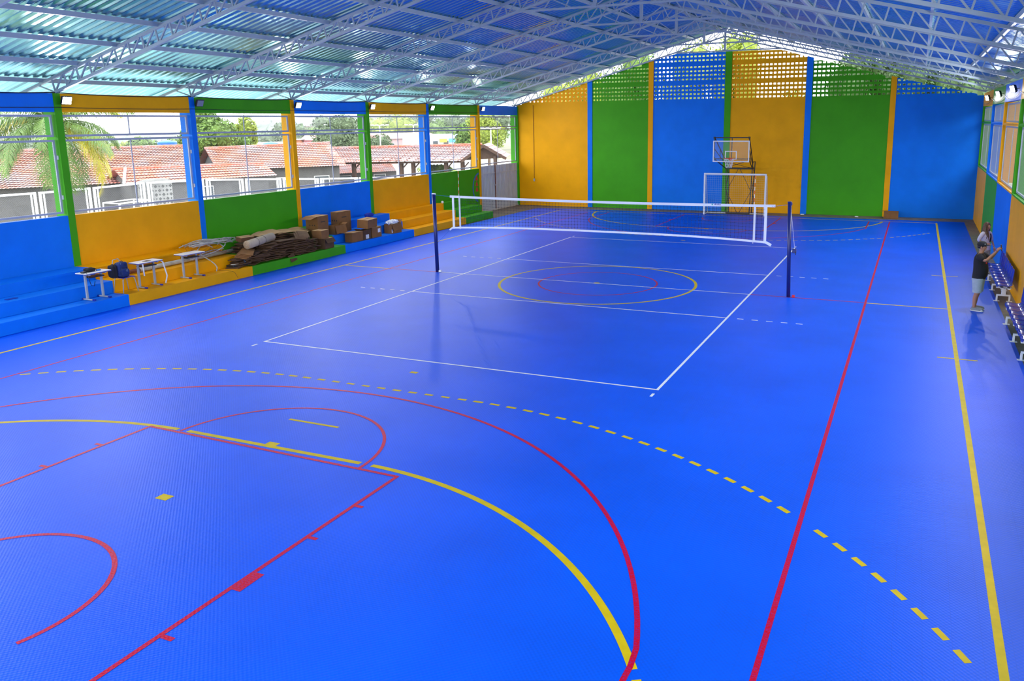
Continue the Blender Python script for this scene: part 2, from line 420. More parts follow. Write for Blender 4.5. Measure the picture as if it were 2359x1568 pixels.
# far end
mark('penalty_area_arc', arc(-1.5, 18.42 + .35, 5.45, 184, 270, 30) + arc(1.7, 18.42 + .35, 5.45, 270, 354, 30), .085, YELL_LINE)
dashes(-1.5, 1.7, 18.9, 8.45, -149, -29, -1)
mark('seven_metre_line', [(-.36, 12.2), (.63, 12.2)], .06, YELL_LINE)
mark('penalty_spot', [(.04, 13.2), (.22, 13.2)], .15, YELL_LINE)
mark('ten_metre_mark', [(.0, 9.43), (.18, 9.43)], .10, YELL_LINE)
mark('three_point_line', [(6.56, 18.2), (6.56, 15.4)] + arc(.15, 17.0, 6.55, -14.5, -165.5, 60) + [(-6.2, 15.4), (-6.2, 18.2)], .055, REDL)
mark('free_throw_line', [(-2.25, 13.4), (2.52, 13.35)], .055, REDL)
mark('lane_line', [(2.53, 13.35), (2.55, 18.4)], .055, REDL)
mark('lane_line', [(-2.24, 13.4), (-2.21, 18.4)], .055, REDL)
mark('free_throw_circle', arc(.14, 13.35, 1.72, 180, 360, 40), .05, REDL)
mark('no_charge_arc', arc(.22, 17.3, 1.22, 180, 360, 30), .055, REDL)
mark('neutral_zone_block', [(2.61, 16.2), (2.61, 15.9)], .14, REDL)
mark('neutral_zone_block', [(-2.31, 16.2), (-2.31, 15.9)], .14, REDL)

# ------------------------------------------------------------------ left wall
wl = tag(empty('wall_left'), 'blue, yellow and green painted side wall with open mesh windows', None, None, 'structure')
SILL, BEAMB, BEAMT = 2.33, 5.07, 5.55
XO = XL - 0.44                            # outer edge of the pillars
def wire_mesh(w, h, p=0.062, r=0.0012):
    """diamond wire netting filling a w x h rectangle in the local YZ plane"""
    b = MB(); n = int((w + h) / p) + 1
    for sgn in (1, -1):
        for i in range(n):
            c = i * p
            # line z = sgn*(y - c) (rising) or z = -(y - c) (falling)
            y0, y1 = max(0, c - h), min(w, c)
            if y1 - y0 < 0.01: continue
            if sgn > 0: a, e = (y0, h - (c - y0)), (y1, h - (c - y1))
            else: a, e = (y0, c - y0), (y1, c - y1)
            x = 0.002 * sgn
            d = Vector((0, e[0] - a[0], e[1] - a[1])).normalized(); nn = Vector((0, -d.z, d.y))
            vs = []
            for q in (a, e):
                for t in (90, 210, 330):
                    t = math.radians(t); vs.append(Vector((x, q[0], q[1])) + (Vector((1, 0, 0)) * math.cos(t) + nn * math.sin(t)) * r)
            b.add(vs, [(0, 1, 4, 3), (1, 2, 5, 4), (2, 0, 3, 5)])
    return b
mesh_cache = {}
def window_unit(name, x, y0, y1, parent_label, zs, side):
    """steel frame with wire netting: a small upper and a tall lower field"""
    w = tag(empty(name, (x, y0, zs[0])), parent_label, None, None, 'structure')
    ym = (y0 + y1) / 2 - 0.02
    for i, (z0, z1) in enumerate(((zs[0], zs[1]), (zs[2], zs[3]))):
        t = 0.055
        b = MB()
        b.box(x - .02, y0, z0, x + .02, y1, z0 + t).box(x - .02, y0, z1 - t, x + .02, y1, z1)
        b.box(x - .02, y0, z0 + t, x + .02, y0 + t, z1 - t).box(x - .02, y1 - t, z0 + t, x + .02, y1, z1 - t)
        b.box(x - .012, ym - .014, z0 + t, x + .012, ym + .014, z1 - t)
        fr = b.build('window_frame', FRAME, w)
        key = (round(y1 - y0, 1), round(z1 - z0, 1))
        if key not in mesh_cache: mesh_cache[key] = wire_mesh(y1 - y0 - .04, z1 - z0 - .04).mesh('wire_netting', WIRE)
        o = link('wire_netting', mesh_cache[key], fr, 0, True); o['kind'] = 'stuff'
        o.location = (x, y0 + .02, z0 + .02)
        o.matrix_parent_inverse = Matrix.Identity(4)
    return w
nwin = [0]
for i in range(len(PIL) - 1):
    ya, yb = PIL[i] + PW / 2, PIL[i + 1] - PW / 2
    c = BAYC[i]
    MB().box(XL - .16, PIL[i] + PW / 2, 0, XL, yb, SILL).build('lower_panel', WALLC[c], wl)
    MB().box(XL - .22, ya, BEAMB, XL, yb, BEAMT).build('beam', WALLC[c], wl)
    nwin[0] += 1
    window_unit('window_%d' % nwin[0], XL - .12, ya + .03, yb - .03, 'grey steel window frame with wire netting in the side wall', (2.39, 4.35, 4.42, 5.0), 'l')
for i, y in enumerate(PIL):
    p = MB().box(XO, y - PW / 2, 0, XL + .015, y + PW / 2, BEAMT + .005).build('pillar', WALLC[PILC[i]], wl)
    for z in (2.82, 3.88):
        MB().cbox((XL - .1, y - PW / 2 - .012, z), (.07, .024, .11)).build('socket_box', LABELW, p)
# last bay: gate and blue beam
ya = PIL[-1] + PW / 2
MB().box(XL - .22, ya, BEAMB, XL, YF, BEAMT).build('beam', BLUE, wl)
MB().box(XO, YF - .12, 0, XL + .015, YF + .1, BEAMT).build('pillar', GREN, wl)
nwin[0] += 1
window_unit('window_%d' % nwin[0], XL - .12, ya + .03, YF - .15, 'grey steel window frame with wire netting above the sheet metal gate', (2.50, 4.35, 4.42, 5.0), 'l')
# sheet metal gate
gate = tag(empty('door_1', (XL - .1, ya, 0)), 'light grey ribbed sheet metal gate with two leaves beside the end wall', None, None, 'structure')
yg0, ygm, yg1 = ya + .04, 17.6, YF - .14
for a, bb in ((yg0, ygm - .03), (ygm + .05, yg1)):
    lf = MB(); n = int((bb - a) / .16); pr = []
    for k in range(n):
        y = a + (bb - a) * k / n; dy = (bb - a) / n
        pr += [(XL - .09, y), (XL - .09, y + dy * .55), (XL - .065, y + dy * .65), (XL - .065, y + dy * .92)]
    pr += [(XL - .09, bb), (XL - .12, bb), (XL - .12, a)]
    lf.prism(pr, 'z', .06, 2.42)
    leaf = lf.build('gate_leaf', GATE, gate)
    MB().box(XL - .125, a, 1.98, XL - .055, bb, 2.02).build('gate_rail', GATE, leaf)
MB().box(XL - .12, ygm - .03, .04, XL - .03, ygm + .01, 2.44).build('gate_post', RUST, gate)
MB().box(XL - .12, ygm + .012, .04, XL - .03, ygm + .05, 2.44).build('gate_post', WHITEP, gate)
MB().box(XL - .14, yg0, .0, XL - .02, yg1, .07).build('threshold', WHITEW, gate)
MB().cbox((XL - .04, ygm - .1, 1.35), (.04, .1, .06)).build('bolt', GREYM, gate)
# painted emblem on the last green panel
emb = MB(); n = 24
for k in range(n):
    a0, a1 = math.radians(100 + 150 * k / n), math.radians(100 + 150 * (k + 1) / n)
    cy, cz = 15.75, 1.35
    P = lambda a, r: (XL + .004, cy + .78 * r * math.cos(a), cz + .78 * r * math.sin(a))
    emb.add([P(a0, .9), P(a1, .9), P(a1, 1.02), P(a0, 1.02)], [(0, 1, 2, 3)])
emb.build('painted_arc', mat('emblem_blue_paint', (0.02, 0.14, 0.42), 0.6), wl)
for zc in (1.77, 1.49, 1.20):
    MB().prism([(15.26, zc - .03), (15.56, zc - .03), (15.41, zc + .24)], 'x', XL + .001, XL + .005).build('painted_triangle', REDP, wl)
# black cable sagging along the beams
cab = MB()
for i in range(len(PIL) - 1):
    ya, yb = PIL[i], PIL[i + 1]
    cab.tube([(XL + .03, ya + (yb - ya) * t / 6, BEAMT + .02 - .05 * (1 - (2 * t / 6 - 1) ** 2)) for t in range(7)], .012, 5)
    cab.tube([(XL + .03, ya + (yb - ya) * t / 6, BEAMB + .12 - .02 * (1 - (2 * t / 6 - 1) ** 2)) for t in range(7)], .008, 5)
cab.build('wall_cable', BLACKP, wl)

# ------------------------------------------------------------------ bleachers (stepped concrete seating)
bl = tag(empty('bleachers', (-11.5, 0, 0)), 'three stepped concrete bleachers painted in blue, yellow and green blocks', 'bleachers')
def XB(y, k): return -10.69 - 0.0185 * y - (0, .56, 1.2)[k]
BZ = (0.30, 0.63, 0.94)
BSEG = [(YN, -11.7, 'g'), (-11.7, -7.22, 'b'), (-7.22, -2.64, 'y'), (-2.64, 2.15, 'g'), (2.15, 6.85, 'b'), (6.85, 11.4, 'y'), (11.4, 14.22, 'g')]
for a, b_, c in BSEG:
    for k in range(3):
        if k == 2: bot = 0.0
        z0 = 0.0; x1 = XL - .01
        xa, xb = XB(a, k), XB(b_, k)
        nxt = k + 1
        # each step is a block from its riser back to the next riser (the last one to the wall)
        ba, bbk = (XB(a, nxt), XB(b_, nxt)) if nxt < 3 else (XL + .02, XL + .02)
        e = b_ if c != 'g' or b_ < 10 else b_ - (0, .12, .3)[k]
        m_ = MB().add([(xa, a, 0), (xb, e, 0), (bbk, e, 0), (ba, a, 0), (xa, a, BZ[k]), (xb, e, BZ[k]), (bbk, e, BZ[k]), (ba, a, BZ[k])],
                      [(0, 1, 2, 3), (4, 7, 6, 5), (0, 4, 5, 1), (1, 5, 6, 2), (2, 6, 7, 3), (3, 7, 4, 0)])
        m_.build('step_block', WALLC[c], bl)

# ------------------------------------------------------------------ right wall
wr = tag(empty('wall_right'), 'painted side wall behind the blue benches with tall mesh windows', None, None, 'structure')
RP = [-14.6, -9.75, -4.9, -0.05, 4.85, 9.85, 15.0]       # pillar far edges
RPC = ['b', 'y', 'b', 'y', 'g', 'y', 'b']
RP_COL = {4.85: 'g', 9.85: 'y', 15.0: 'b', -0.05: 'b', -4.9: 'y', -9.75: 'g', -14.6: 'b'}
LOWC = ['y', 'b', 'g', 'b', 'g', 'y', 'b', 'g', 'y']
edges = [YN] + RP + [YF]
lowcol = ['b', 'g', 'y', 'b', 'g', 'y', 'b', 'g', 'y'][-(len(edges) - 1):]
RSILL, RBB, RBT = 2.47, 5.15, 5.72
for i in range(len(edges) - 1):
    a, bb = edges[i], edges[i + 1]
    c = lowcol[i]
    MB().box(XR, a, 0, XR + .16, bb, RSILL).build('lower_panel', WALLC[c], wr)
    MB().box(XR - .002, a, RBB, XR + .22, bb, RBT).build('beam', WALLC[c], wr)
    if i > 0 and bb - a > 2:
        far_c = RP_COL.get(bb, 'g')
        w0, w1 = a + .02, bb - .24
        MB().box(XR - .006, bb - .22, RSILL, XR + .46, bb, RBB).build('pillar', WALLC[far_c], wr)
        MB().box(XR, a, 4.40, XR + .10, bb - .22, 4.47).build('transom', WALLC[far_c], wr)
        MB().box(XR - .012, a, RSILL, XR + .18, bb - .22, RSILL + .05).build('window_sill', WALLC[far_c], wr)
        nwin[0] += 1
        window_unit('window_%d' % nwin[0], XR + .10, w0, w1, 'steel framed mesh window high in the wall behind the benches', (2.54, 4.38, 4.49, 5.10), 'r')
cab = MB()
for i in range(2, len(edges) - 1):
    a, bb = edges[i], edges[i + 1]
    cab.tube([(XR - .03, a + (bb - a) * t / 8, RBB + .22 - .16 * (1 - (2 * t / 8 - 1) ** 2)) for t in range(9)], .007, 5)
cab.build('wall_cable', BLACKP, wr)

# ------------------------------------------------------------------ end wall with honeycomb block gable
wf = tag(empty('wall_far'), 'end wall of wide blue, yellow and green stripes with a pierced block gable', None, None, 'structure')
PROF = [(XL - .1, 5.64), (-8.26, 6.78), (-4.84, 7.68), (-3.41, 8.05), (1.96, 8.02), (3.3, 7.60), (7.1, 6.56), (XR + .1, 5.62)]
def top_at(x):
    for (x0, z0), (x1, z1) in zip(PROF, PROF[1:]):
        if x0 <= x <= x1: return z0 + (z1 - z0) * (x - x0) / (x1 - x0)
    return PROF[0][1] if x < PROF[0][0] else PROF[-1][1]
PAN = [(XL - .1, -8.27, 'y'), (-8.0, -4.82, 'g'), (-4.56, -0.79, 'b'), (-0.47, 3.18, 'y'), (3.47, 7.03, 'g'), (7.28, XR + .1, 'b')]
COLS = [(-8.27, -8.0, 'b'), (-4.82, -4.56, 'y'), (-0.79, -0.47, 'g'), (3.18, 3.47, 'b'), (7.03, 7.28, 'y')]
ZLAT = 5.64
for a, bb, c in PAN:
    MB().box(a, YF, 0, bb, YF + .16, ZLAT).build('wall_panel', WALLC[c], wf)
for a, bb, c in COLS:
    MB().prism([(a, 0), (bb, 0), (bb, top_at(bb) + .03), (a, top_at(a) + .03)], 'y', YF - .03, YF + .2).build('column', WALLC[c], wf)
def block_mb(w, h, hw=.135, hh=.088, d=.15):
    b = MB(); gap = (w - 2 * hw) / 4
    xs = [0, gap, gap + hw, w - gap - hw, w - gap, w]
    b.box(0, 0, 0, w, d, (h - hh) / 2).box(0, 0, (h + hh) / 2, w, d, h)
    for k in (0, 2, 4): b.box(xs[k], 0, (h - hh) / 2, xs[k + 1], d, (h + hh) / 2)
    return b
ROWH = .203
rows = []; z = ZLAT + .06; k = 0
while z < 8.2:
    rows.append(z); z += ROWH; k += 1
    if k % 4 == 0: z += .125
nblk = 0; rest = MB(); restc = {}
bandz = []
bm_cache = {}
for pi in (2, 3, 1, 4, 0, 5):
    a, bb, c = PAN[pi]
    nb = 9; bw = (bb - a) / nb
    for ri, z in enumerate(rows):
        for k in range(nb):
            x = a + k * bw
            t0, t1 = top_at(x), top_at(x + bw)
            if min(t0, t1) < z + .02 and max(t0, t1) < z + .06: continue
            key = (pi, c)
            cut = min(t0, t1) < z + ROWH + .01
            if not cut:
                if key not in bm_cache: bm_cache[key] = block_mb(bw, ROWH).mesh('pierced_block', WALLC[c])
                if nblk < 300:
                    o = link('pierced_block', bm_cache[key], wf, 0, True); o.location = (x, YF + .02, z); nblk += 1
                else:
                    restc.setdefault(c, MB()).add([(p[0] + x, p[1] + YF + .02, p[2] + z) for p in block_mb(bw, ROWH).v], block_mb(bw, ROWH).f)
            else:
                b2 = bmesh.new(); me = block_mb(bw, ROWH).mesh('pierced_block', WALLC[c]); b2.from_mesh(me)
                bmesh.ops.bisect_plane(b2, geom=b2.verts[:] + b2.edges[:] + b2.faces[:], plane_co=(0, 0, t0 - z), plane_no=Vector((-(t1 - t0) / bw, 0, 1)).normalized(), clear_outer=True)
                if len(b2.faces) == 0: b2.free(); continue
                bmesh.ops.holes_fill(b2, edges=[e for e in b2.edges if e.is_boundary])
                b2.to_mesh(me); b2.free()
                if nblk < 300:
                    o = link('pierced_block', me, wf, 0, True); o.location = (x, YF + .02, z); nblk += 1
                else:
                    restc.setdefault(c, MB()).add([(v.co.x + x, v.co.y + YF + .02, v.co.z + z) for v in me.vertices], [tuple(p.vertices) for p in me.polygons])
    # mortar courses between groups of four rows and under the first row
    zz = [ZLAT] + [rows[j] + ROWH for j in range(3, len(rows), 4)]
    for j, z in enumerate(zz):
        h = .06 if j == 0 else .125
        xs = [a + (bb - a) * t / 40 for t in range(41)]
        run = [x for x in xs if top_at(x) > z + h]
        if len(run) > 2:
            MB().box(run[0], YF + .01, z, run[-1], YF + .15, z + h).build('mortar_course', WALLC[c], wf)
for c, b in restc.items():
    o = b.build('pierced_block_rest', WALLC[c], wf); o['kind'] = 'stuff'
# thin cable with a small switch box on the yellow panel
MB().tube([(-11.55, YF - .02, 5.6), (-11.54, YF - .02, 1.55)], .012, 5).build('wall_cable', RUST, wf)
MB().cbox((-11.54, YF - .03, 1.45), (.08, .05, .16)).build('switch_box', GREYM, wf)

# ------------------------------------------------------------------ roof: sheets, purlins, trusses
roof = tag(empty('ceiling', (XC, 0, ZRIDGE)), 'gabled corrugated metal roof seen from below', None, None, 'structure')
SL = (ZRIDGE - ZE_L) / (XC - XL); SR = (ZRIDGE - ZE_R) / (XR - XC)
DT = 0.37                                  # truss depth
def zb(x): return ZE_L + SL * (x - XL) if x < XC else ZRIDGE - SR * (x - XC)
YT = [-20.65, -16.15, -11.65, -7.15, -2.68, 1.85, 6.38, 10.93, 15.6, 20.0]
YROOF = YT[:-1] + [20.9]
PUR = .11
def sheet(x0, x1, y0, y1):
    b = MB(); p = .25; y = y0; prof = []
    while y < y1 - 1e-4:
        for dy, dz in ((0, 0), (.10, 0), (.135, .042), (.215, .042)):
            if y + dy < y1: prof.append((y + dy, dz))
        y += p
    prof.append((y1, 0))
    vs = []
    for x in (x0, x1):
        z = zb(x) + DT + PUR + .02
        vs += [(x, yy, z + dz) for yy, dz in prof]
    n = len(prof)
    return b.add(vs, [(i, i + 1, n + i + 1, n + i) for i in range(n - 1)])
bays = [(YN - 1, YT[0])] + list(zip(YROOF, YROOF[1:]))
for y0, y1 in bays:
    sheet(XL - 2.1, XC, y0, y1).build('roof_sheet', ROOFM, roof)
    sheet(XC, XR + 1.2, y0, y1).build('roof_sheet', ROOFM, roof)
PURX = [-12.93, -11.5, -10.03, -8.55, -7.02, -5.48, -3.95, -2.45, -0.98, 0.9, 2.45, 3.98, 5.5, 7.0, 8.47, 9.95, 11.45]
for x in PURX:
    z = zb(x) + DT
    MB().box(x - .03, YN - 1, z, x + .03, 20.85, z + PUR).build('purlin', STEEL, roof)
def truss_mesh():
    parts = []
    xe, xw = XL - 1.9, XR + 1.1
    def zt(x): return zb(x) + DT
    parts.append(('top_chord', MB().bar((xe, 0, zt(xe)), (XC, 0, zt(XC)), .07, .07)))
    parts.append(('top_chord', MB().bar((XC, 0, zt(XC)), (xw, 0, zt(xw)), .07, .07)))
    parts.append(('bottom_chord', MB().bar((XL - .05, 0, zb(XL - .05)), (XC, 0, zb(XC)), .07, .07)))
    parts.append(('bottom_chord', MB().bar((XC, 0, zb(XC)), (XR + .05, 0, zb(XR + .05)), .07, .07)))
    # eave toe from the bottom chord's end to the top chord
    n = 24
    for side in (-1, 1):
        x_end = XL if side < 0 else XR
        nodes = [XC + (x_end - XC) * i / n for i in range(n + 1)]
        for i in range(n + 1):
            x = nodes[i]
            if 0 < i:
                xt = x + side * .09
                parts.append(('web_brace', MB().bar((x, 0, zb(x)), (xt, 0, zt(xt)), .035, .035)))
            if i < n:
                x2 = nodes[i + 1]
                parts.append(('web_brace', MB().bar((x2, 0, zb(x2)), (x + side * .12, 0, zt(x + side * .12)), .035, .035)))
        xo = xe if side < 0 else xw
        for t in (.35, .7):
            xx = x_end + (xo - x_end) * t
            parts.append(('web_brace', MB().bar((x_end, 0, zb(x_end)), (xx, 0, zt(xx)), .03, .03)))
    # collar tie and king post
    zc = 8.04
    xa, xb2 = XL + (zc - ZE_L) / SL, XC + (ZRIDGE - zc) / SR
    parts.append(('collar_tie', MB().bar((xa, 0, zc), (xb2, 0, zc), .06, .06)))
    parts.append(('king_post', MB().bar((XC, 0, zc), (XC, 0, zt(XC)), .10, .10)))
    for s_, xe2 in ((-1, xa), (1, xb2)):
        w = abs(xe2 - XC)
        for k_ in range(3):
            x0, x1 = XC + s_ * w * k_ / 3.6, XC + s_ * w * (k_ + 1) / 3.6
            parts.append(('web_brace', MB().bar((x0, 0, zc), (x1, 0, zb(x1)), .03, .03)))
            x2 = XC + s_ * w * (k_ + 1) / 3.6
            parts.append(('web_brace', MB().bar((x1, 0, zb(x1)), (x2 + s_ * .25, 0, zc), .03, .03)))
    return [(n_, b.mesh(n_, STEEL)) for n_, b in parts]
tparts = truss_mesh()
for y in YT:
    t = tag(empty('roof_truss', (0, y, 0)), 'pale steel lattice roof truss spanning the hall', None, 'roof trusses', 'structure')
    for n_, me in tparts:
        link(n_, me, t, 0, True)
# slack tie wire under the roof
MB().tube([(-6.0, 1.9, zb(-6) + .1), (-3.5, 6.4, zb(-3.5) + .1)], .008, 5).build('tie_wire', STEEL, roof)

# ------------------------------------------------------------------ floodlights
def floodlight(x, y, z, face, lit, label):
    """black LED floodlight on a bracket; face = unit direction (x, y) it looks"""
    f = Vector((face[0], face[1], -0.35)).normalized()
    t = thing('floodlight', label, 'floodlight', (x, y, z), 0, 'floodlights on the side walls')
    q = f.to_track_quat('-Z', 'Y').to_matrix()
    def loc(b): return [tuple(Vector((x, y, z)) + q @ Vector(p)) for p in b.v]
    h = MB().cbox((0, 0, .03), (.30, .22, .05)); h.v = loc(h); h.build('housing', BLACKP, t, bevel=.008)
    for k in range(5):
        g = MB().cbox((-.11 + .055 * k, 0, .07), (.012, .18, .035)); g.v = loc(g); g.build('cooling_fin', BLACKP, t)
    l = MB().cbox((0, 0, .002), (.26, .18, .008)); l.v = loc(l); l.build('lens', LENS if lit else GREYLENS, t)
    xw = XL if x < 0 else XR
    MB().bar((x, y, z), (xw, y, z + .02), .03, .015).build('bracket', BLACKP, t)
    if lit:
        ld = bpy.data.lights.new('floodlight_beam', 'AREA'); ld.shape = 'RECTANGLE'; ld.size = .26; ld.size_y = .18
        ld.energy = LAMP_W; ld.color = (1.0, 0.97, 0.93); ld.spread = math.radians(165)
        lo = bpy.data.objects.new('floodlight_beam', ld); col.objects.link(lo)
        lo.matrix_world = Matrix.Translation(Vector((x, y, z)) + f * .02) @ q.to_4x4()
    return t
LL = [(-16.2, True, 'second'), (-11.6, True, 'first'), (-7.0, True, 'a'), (-2.53, False, ''), (2.0, True, ''), (6.5, True, ''), (11.1, True, ''), (16.0, True, '')]
LLAB = ['lit floodlight on the side wall well before the palm', 'lit floodlight on the bleacher wall before the palm tree bay',
        'large glaring floodlight on green pillar in front of the palm tree', 'unlit black floodlight on the green beam beside a blue pillar',
        'lit floodlight on blue beam beside the yellow pillar above the cardboard', 'lit floodlight on the yellow beam beside a green pillar',
        'lit floodlight on the green beam beside a blue pillar', 'small lit floodlight on the blue beam above the sheet gate']
for (y, lit, _), lb in zip(LL, LLAB):
    floodlight(XL + .2, y, 5.36, (1, .1), lit, lb)
for y, z, lb in ((-9.6, 5.45, 'lit floodlight on the bench wall nearest the camera end'), (-4.8, 5.45, 'lit floodlight on the bench wall before the blue pillar'), (0.2, 5.45, 'lit floodlight on the yellow beam of the bench wall'),
                 (5.4, 5.45, 'lit floodlight on the blue beam of the bench wall'), (10.3, 5.43, 'lit floodlight on the green beam of the bench wall'), (15.4, 5.41, 'lit floodlight on the bench wall next to the end wall')):
    floodlight(XR - .2, y, z, (-1, -.3), True, lb)

# ------------------------------------------------------------------ volleyball posts and net
def post(base, top, r, label, crank):
    t = thing('volleyball_post', label, 'net post', base, 0, 'volleyball posts')
    b, e = Vector(base), Vector(top)
    MB().tube([b, e], r, 16).build('pole', NAVY, t, True)
    MB().tube([e, e + Vector((0, 0, .03))], r * 1.12, 16).build('cap', WHITEP if not crank else NAVY, t, True)
    sx = 1
    if crank:
        MB().cbox((base[0] + .10, 0, 1.25), (.10, .09, .11)).build('winch', NAVY, t, bevel=.01)
        MB().tube([(base[0] + .15, -.04, 1.25), (base[0] + .15, -.09, 1.25), (base[0] + .15, -.09, 1.16)], .008, 6).build('winch_handle', BLACKM, t)
        MB().cbox((base[0] + .13, .0, .03), (.07, .06, .06)).build('floor_socket_cover', REDP, t, bevel=.008)
        MB().tube([(top[0] + .02, 0, top[2] + .0), (base[0] + .105, 0, 1.3)], .004, 5).build('tension_rope', WEBBING, t)
        MB().cbox((top[0] + .035, 0, top[2] - .03), (.07, .05, .07)).build('pulley', NAVY, t, bevel=.01)
    else:
        MB().cbox((base[0] + .10, 0, .03), (.08, .07, .05)).build('floor_socket_cover', WHITEP, t, bevel=.008)
        for s in (-1, 1):
            MB().cbox((top[0] + s * .045, 0, top[2] - .005), (.025, .05, .03)).build('rope_clip', WHITEP, t)
    return t
post((-5.46, 0, 0), (-5.485, 0, 2.48), .058, 'navy volleyball post standing near the stepped bleachers', False)
post((5.49, 0, 0), (5.415, 0, 2.52), .05, 'navy volleyball post with winch standing nearer the blue benches', True)
net = thing('volleyball_net', 'volleyball net with white tapes stretched between two navy posts', 'net', (0, 0, 1.4))
def zt_(x): return 2.42 - .035 * (1 - (x / 4.8) ** 2)
def zb_(x): return 1.445 + .09 * (1 - abs(x / 4.8) ** 3)
xs = [-4.79 + 9.58 * i / 60 for i in range(61)]
def band(f, h, x0, x1, name, m=WEBBING):
    pts = [x for x in [x0 + (x1 - x0) * i / 60 for i in range(61)]]
    b = MB(); vs = []
    for x in pts:
        z = f(x); vs += [(x, -.006, z - h / 2), (x, .006, z - h / 2), (x, .006, z + h / 2), (x, -.006, z + h / 2)]
    fs = []
    for i in range(60):
        for k in range(4):
            fs.append((i * 4 + k, i * 4 + (k + 1) % 4, i * 4 + 4 + (k + 1) % 4, i * 4 + 4 + k))
    fs += [(0, 3, 2, 1), (240, 241, 242, 243)]
    return b.add(vs, fs).build(name, m, net)
band(zt_, .07, -4.9, 5.05, 'top_tape'); band(zb_, .055, -4.84, 4.84, 'bottom_tape')
for x, w in ((-4.79, .07), (4.81, .07), (-4.56, .05), (4.52, .05)):
    MB().box(x - w / 2, -.008, zb_(x) - .03, x + w / 2, .008, zt_(x) + .02).build('side_tape', WEBBING, net)
MB().bar((4.84, 0, 1.445), (4.98, 0, 1.37), .012, .07).build('tape_end', WEBBING, net)
MB().bar((-4.84, 0, 1.445), (-4.95, 0, 1.37), .012, .05).build('tape_end', WEBBING, net)
for x, z in ((4.97, 2.42), (5.02, 2.42), (-4.86, 2.415)):
    MB().cbox((x, -.008, z), (.014, .006, .014)).build('eyelet', RUST, net)
b = MB(); nx = 96
for i in range(nx + 1):
    x = -4.79 + 9.58 * i / nx
    b.tube([(x, 0, zb_(x)), (x + .012 * math.sin(i), 0, (zb_(x) + zt_(x)) / 2), (x, 0, zt_(x))], .0022, 4, False)
for j in range(1, 10):
    b.tube([(x, 0, zb_(x) + (zt_(x) - zb_(x)) * j / 10 + .006 * math.sin(3 * x + j)) for x in xs], .0022, 4, False)
o = b.build('net_mesh', NETCORD, net); o['kind'] = 'stuff'
kn = MB()
for i in range(nx + 1):
    x = -4.79 + 9.58 * i / nx
    for j in range(1, 10):
        kn.cbox((x + .012 * math.sin(i) * (1 - abs(j / 5 - 1)), 0, zb_(x) + (zt_(x) - zb_(x)) * j / 10 + .006 * math.sin(3 * x + j)), (.012, .01, .012))
o = kn.build('net_knots', NETCORD, net); o['kind'] = 'stuff'
for x in (-4.56, 4.5):
    a = MB().tube([(x, -.02, 1.40), (x, -.02, 3.22)], .007, 8).build('antenna', WHITEP, net)
    for k in range(4):
        MB().tube([(x, -.02, 3.22 - .2 * k), (x, -.02, 3.12 - .2 * k)], .0085, 8).build('red_stripe', ORANGE, a)
for p, q in (((-4.9, 0, 2.42), (-5.47, 0, 2.46)), ((-4.95, 0, 1.37), (-5.44, 0, .92)), ((5.05, 0, 2.42), (5.40, 0, 2.47)), ((4.98, 0, 1.37), (5.42, 0, .90))):
    MB().tube([p, q], .004, 5).build('rope', mat('blue_rope%d' % len(MATS), (0.03, 0.16, 0.6), 0.7), net)
TEAL = mat('teal_print', (0.05, 0.40, 0.38), 0.6); INK = mat('blue_print', (0.03, 0.05, 0.35), 0.6); BLKINK = mat('black_print', (0.02, 0.02, 0.02), 0.7)
MB().prism([(3.37 + .022 * math.cos(2 * PI * k / 16), 2.415 + .022 * math.sin(2 * PI * k / 16)) for k in range(16)], 'y', -.0085, -.006).build('maker_mark', TEAL, net)
g = MB()
for k in range(7):
    g.box(3.42 + k * .027, -.0085, 2.402 , 3.438 + k * .027, -.006, 2.426 + (.012 if k in (1, 4) else 0))
g.build('maker_lettering', INK, net)

# ------------------------------------------------------------------ futsal goal
goal = thing('futsal_goal', 'white steel futsal goal with net in front of the basketball stand', 'goal', (.2, 18.8, 0))
gx0, gx1, gy, gz = -1.31, 1.70, 18.77, 2.0
MB().box(gx0 - .04, gy - .04, 0, gx0 + .04, gy + .04, gz).build('goalpost', WHITEP, goal, bevel=.01)
MB().box(gx1 - .04, gy - .04, 0, gx1 + .04, gy + .04, gz).build('goalpost', WHITEP, goal, bevel=.01)
MB().box(gx0 - .04, gy - .04, gz, gx1 + .04, gy + .04, gz + .08).build('crossbar', WHITEP, goal, bevel=.01)
for x in (gx0, gx1):
    MB().tube([(x, gy, gz), (x, gy + .35, gz - .05), (x, gy + .75, .06)], .018, 8).build('back_stay', WHITEP, goal, True)
    MB().tube([(x, gy, .025), (x, gy + .77, .025)], .02, 8).build('ground_bar', WHITEP, goal)
MB().tube([(gx0, gy + .77, .025), (gx1, gy + .77, .025)], .022, 8).build('ground_bar', WHITEP, goal)
b = MB()
def gp(u, v):                                 # v: 0 at crossbar, then top shelf, then sloping back
    x = gx0 + (gx1 - gx0) * u
    if v < .15: t = v / .15; return (x, gy + .35 * t, gz - .02 - .03 * t)
    t = (v - .15) / .85; return (x, gy + .35 + .40 * t + .06 * math.sin(PI * t), gz - .05 - (gz - .1) * t)
for i in range(31): b.tube([gp(i / 30, v / 18) for v in range(19)], .0016, 4, False)
for j in range(21): b.tube([gp(u / 15, j / 20) for u in range(16)], .0016, 4, False)
for x in (gx0, gx1):
    for j in range(1, 17):
        z = gz * j / 17; d = .75 - .40 * z / gz
        b.tube([(x, gy, z), (x, gy + d, z)], .0016, 4, False)
    for j in range(1, 5): b.tube([(x, gy + .09 * j, .05), (x, gy + .09 * j, gz - .03)], .0016, 4, False)
o = b.build('goal_net', NETWHITE, goal); o['kind'] = 'stuff'

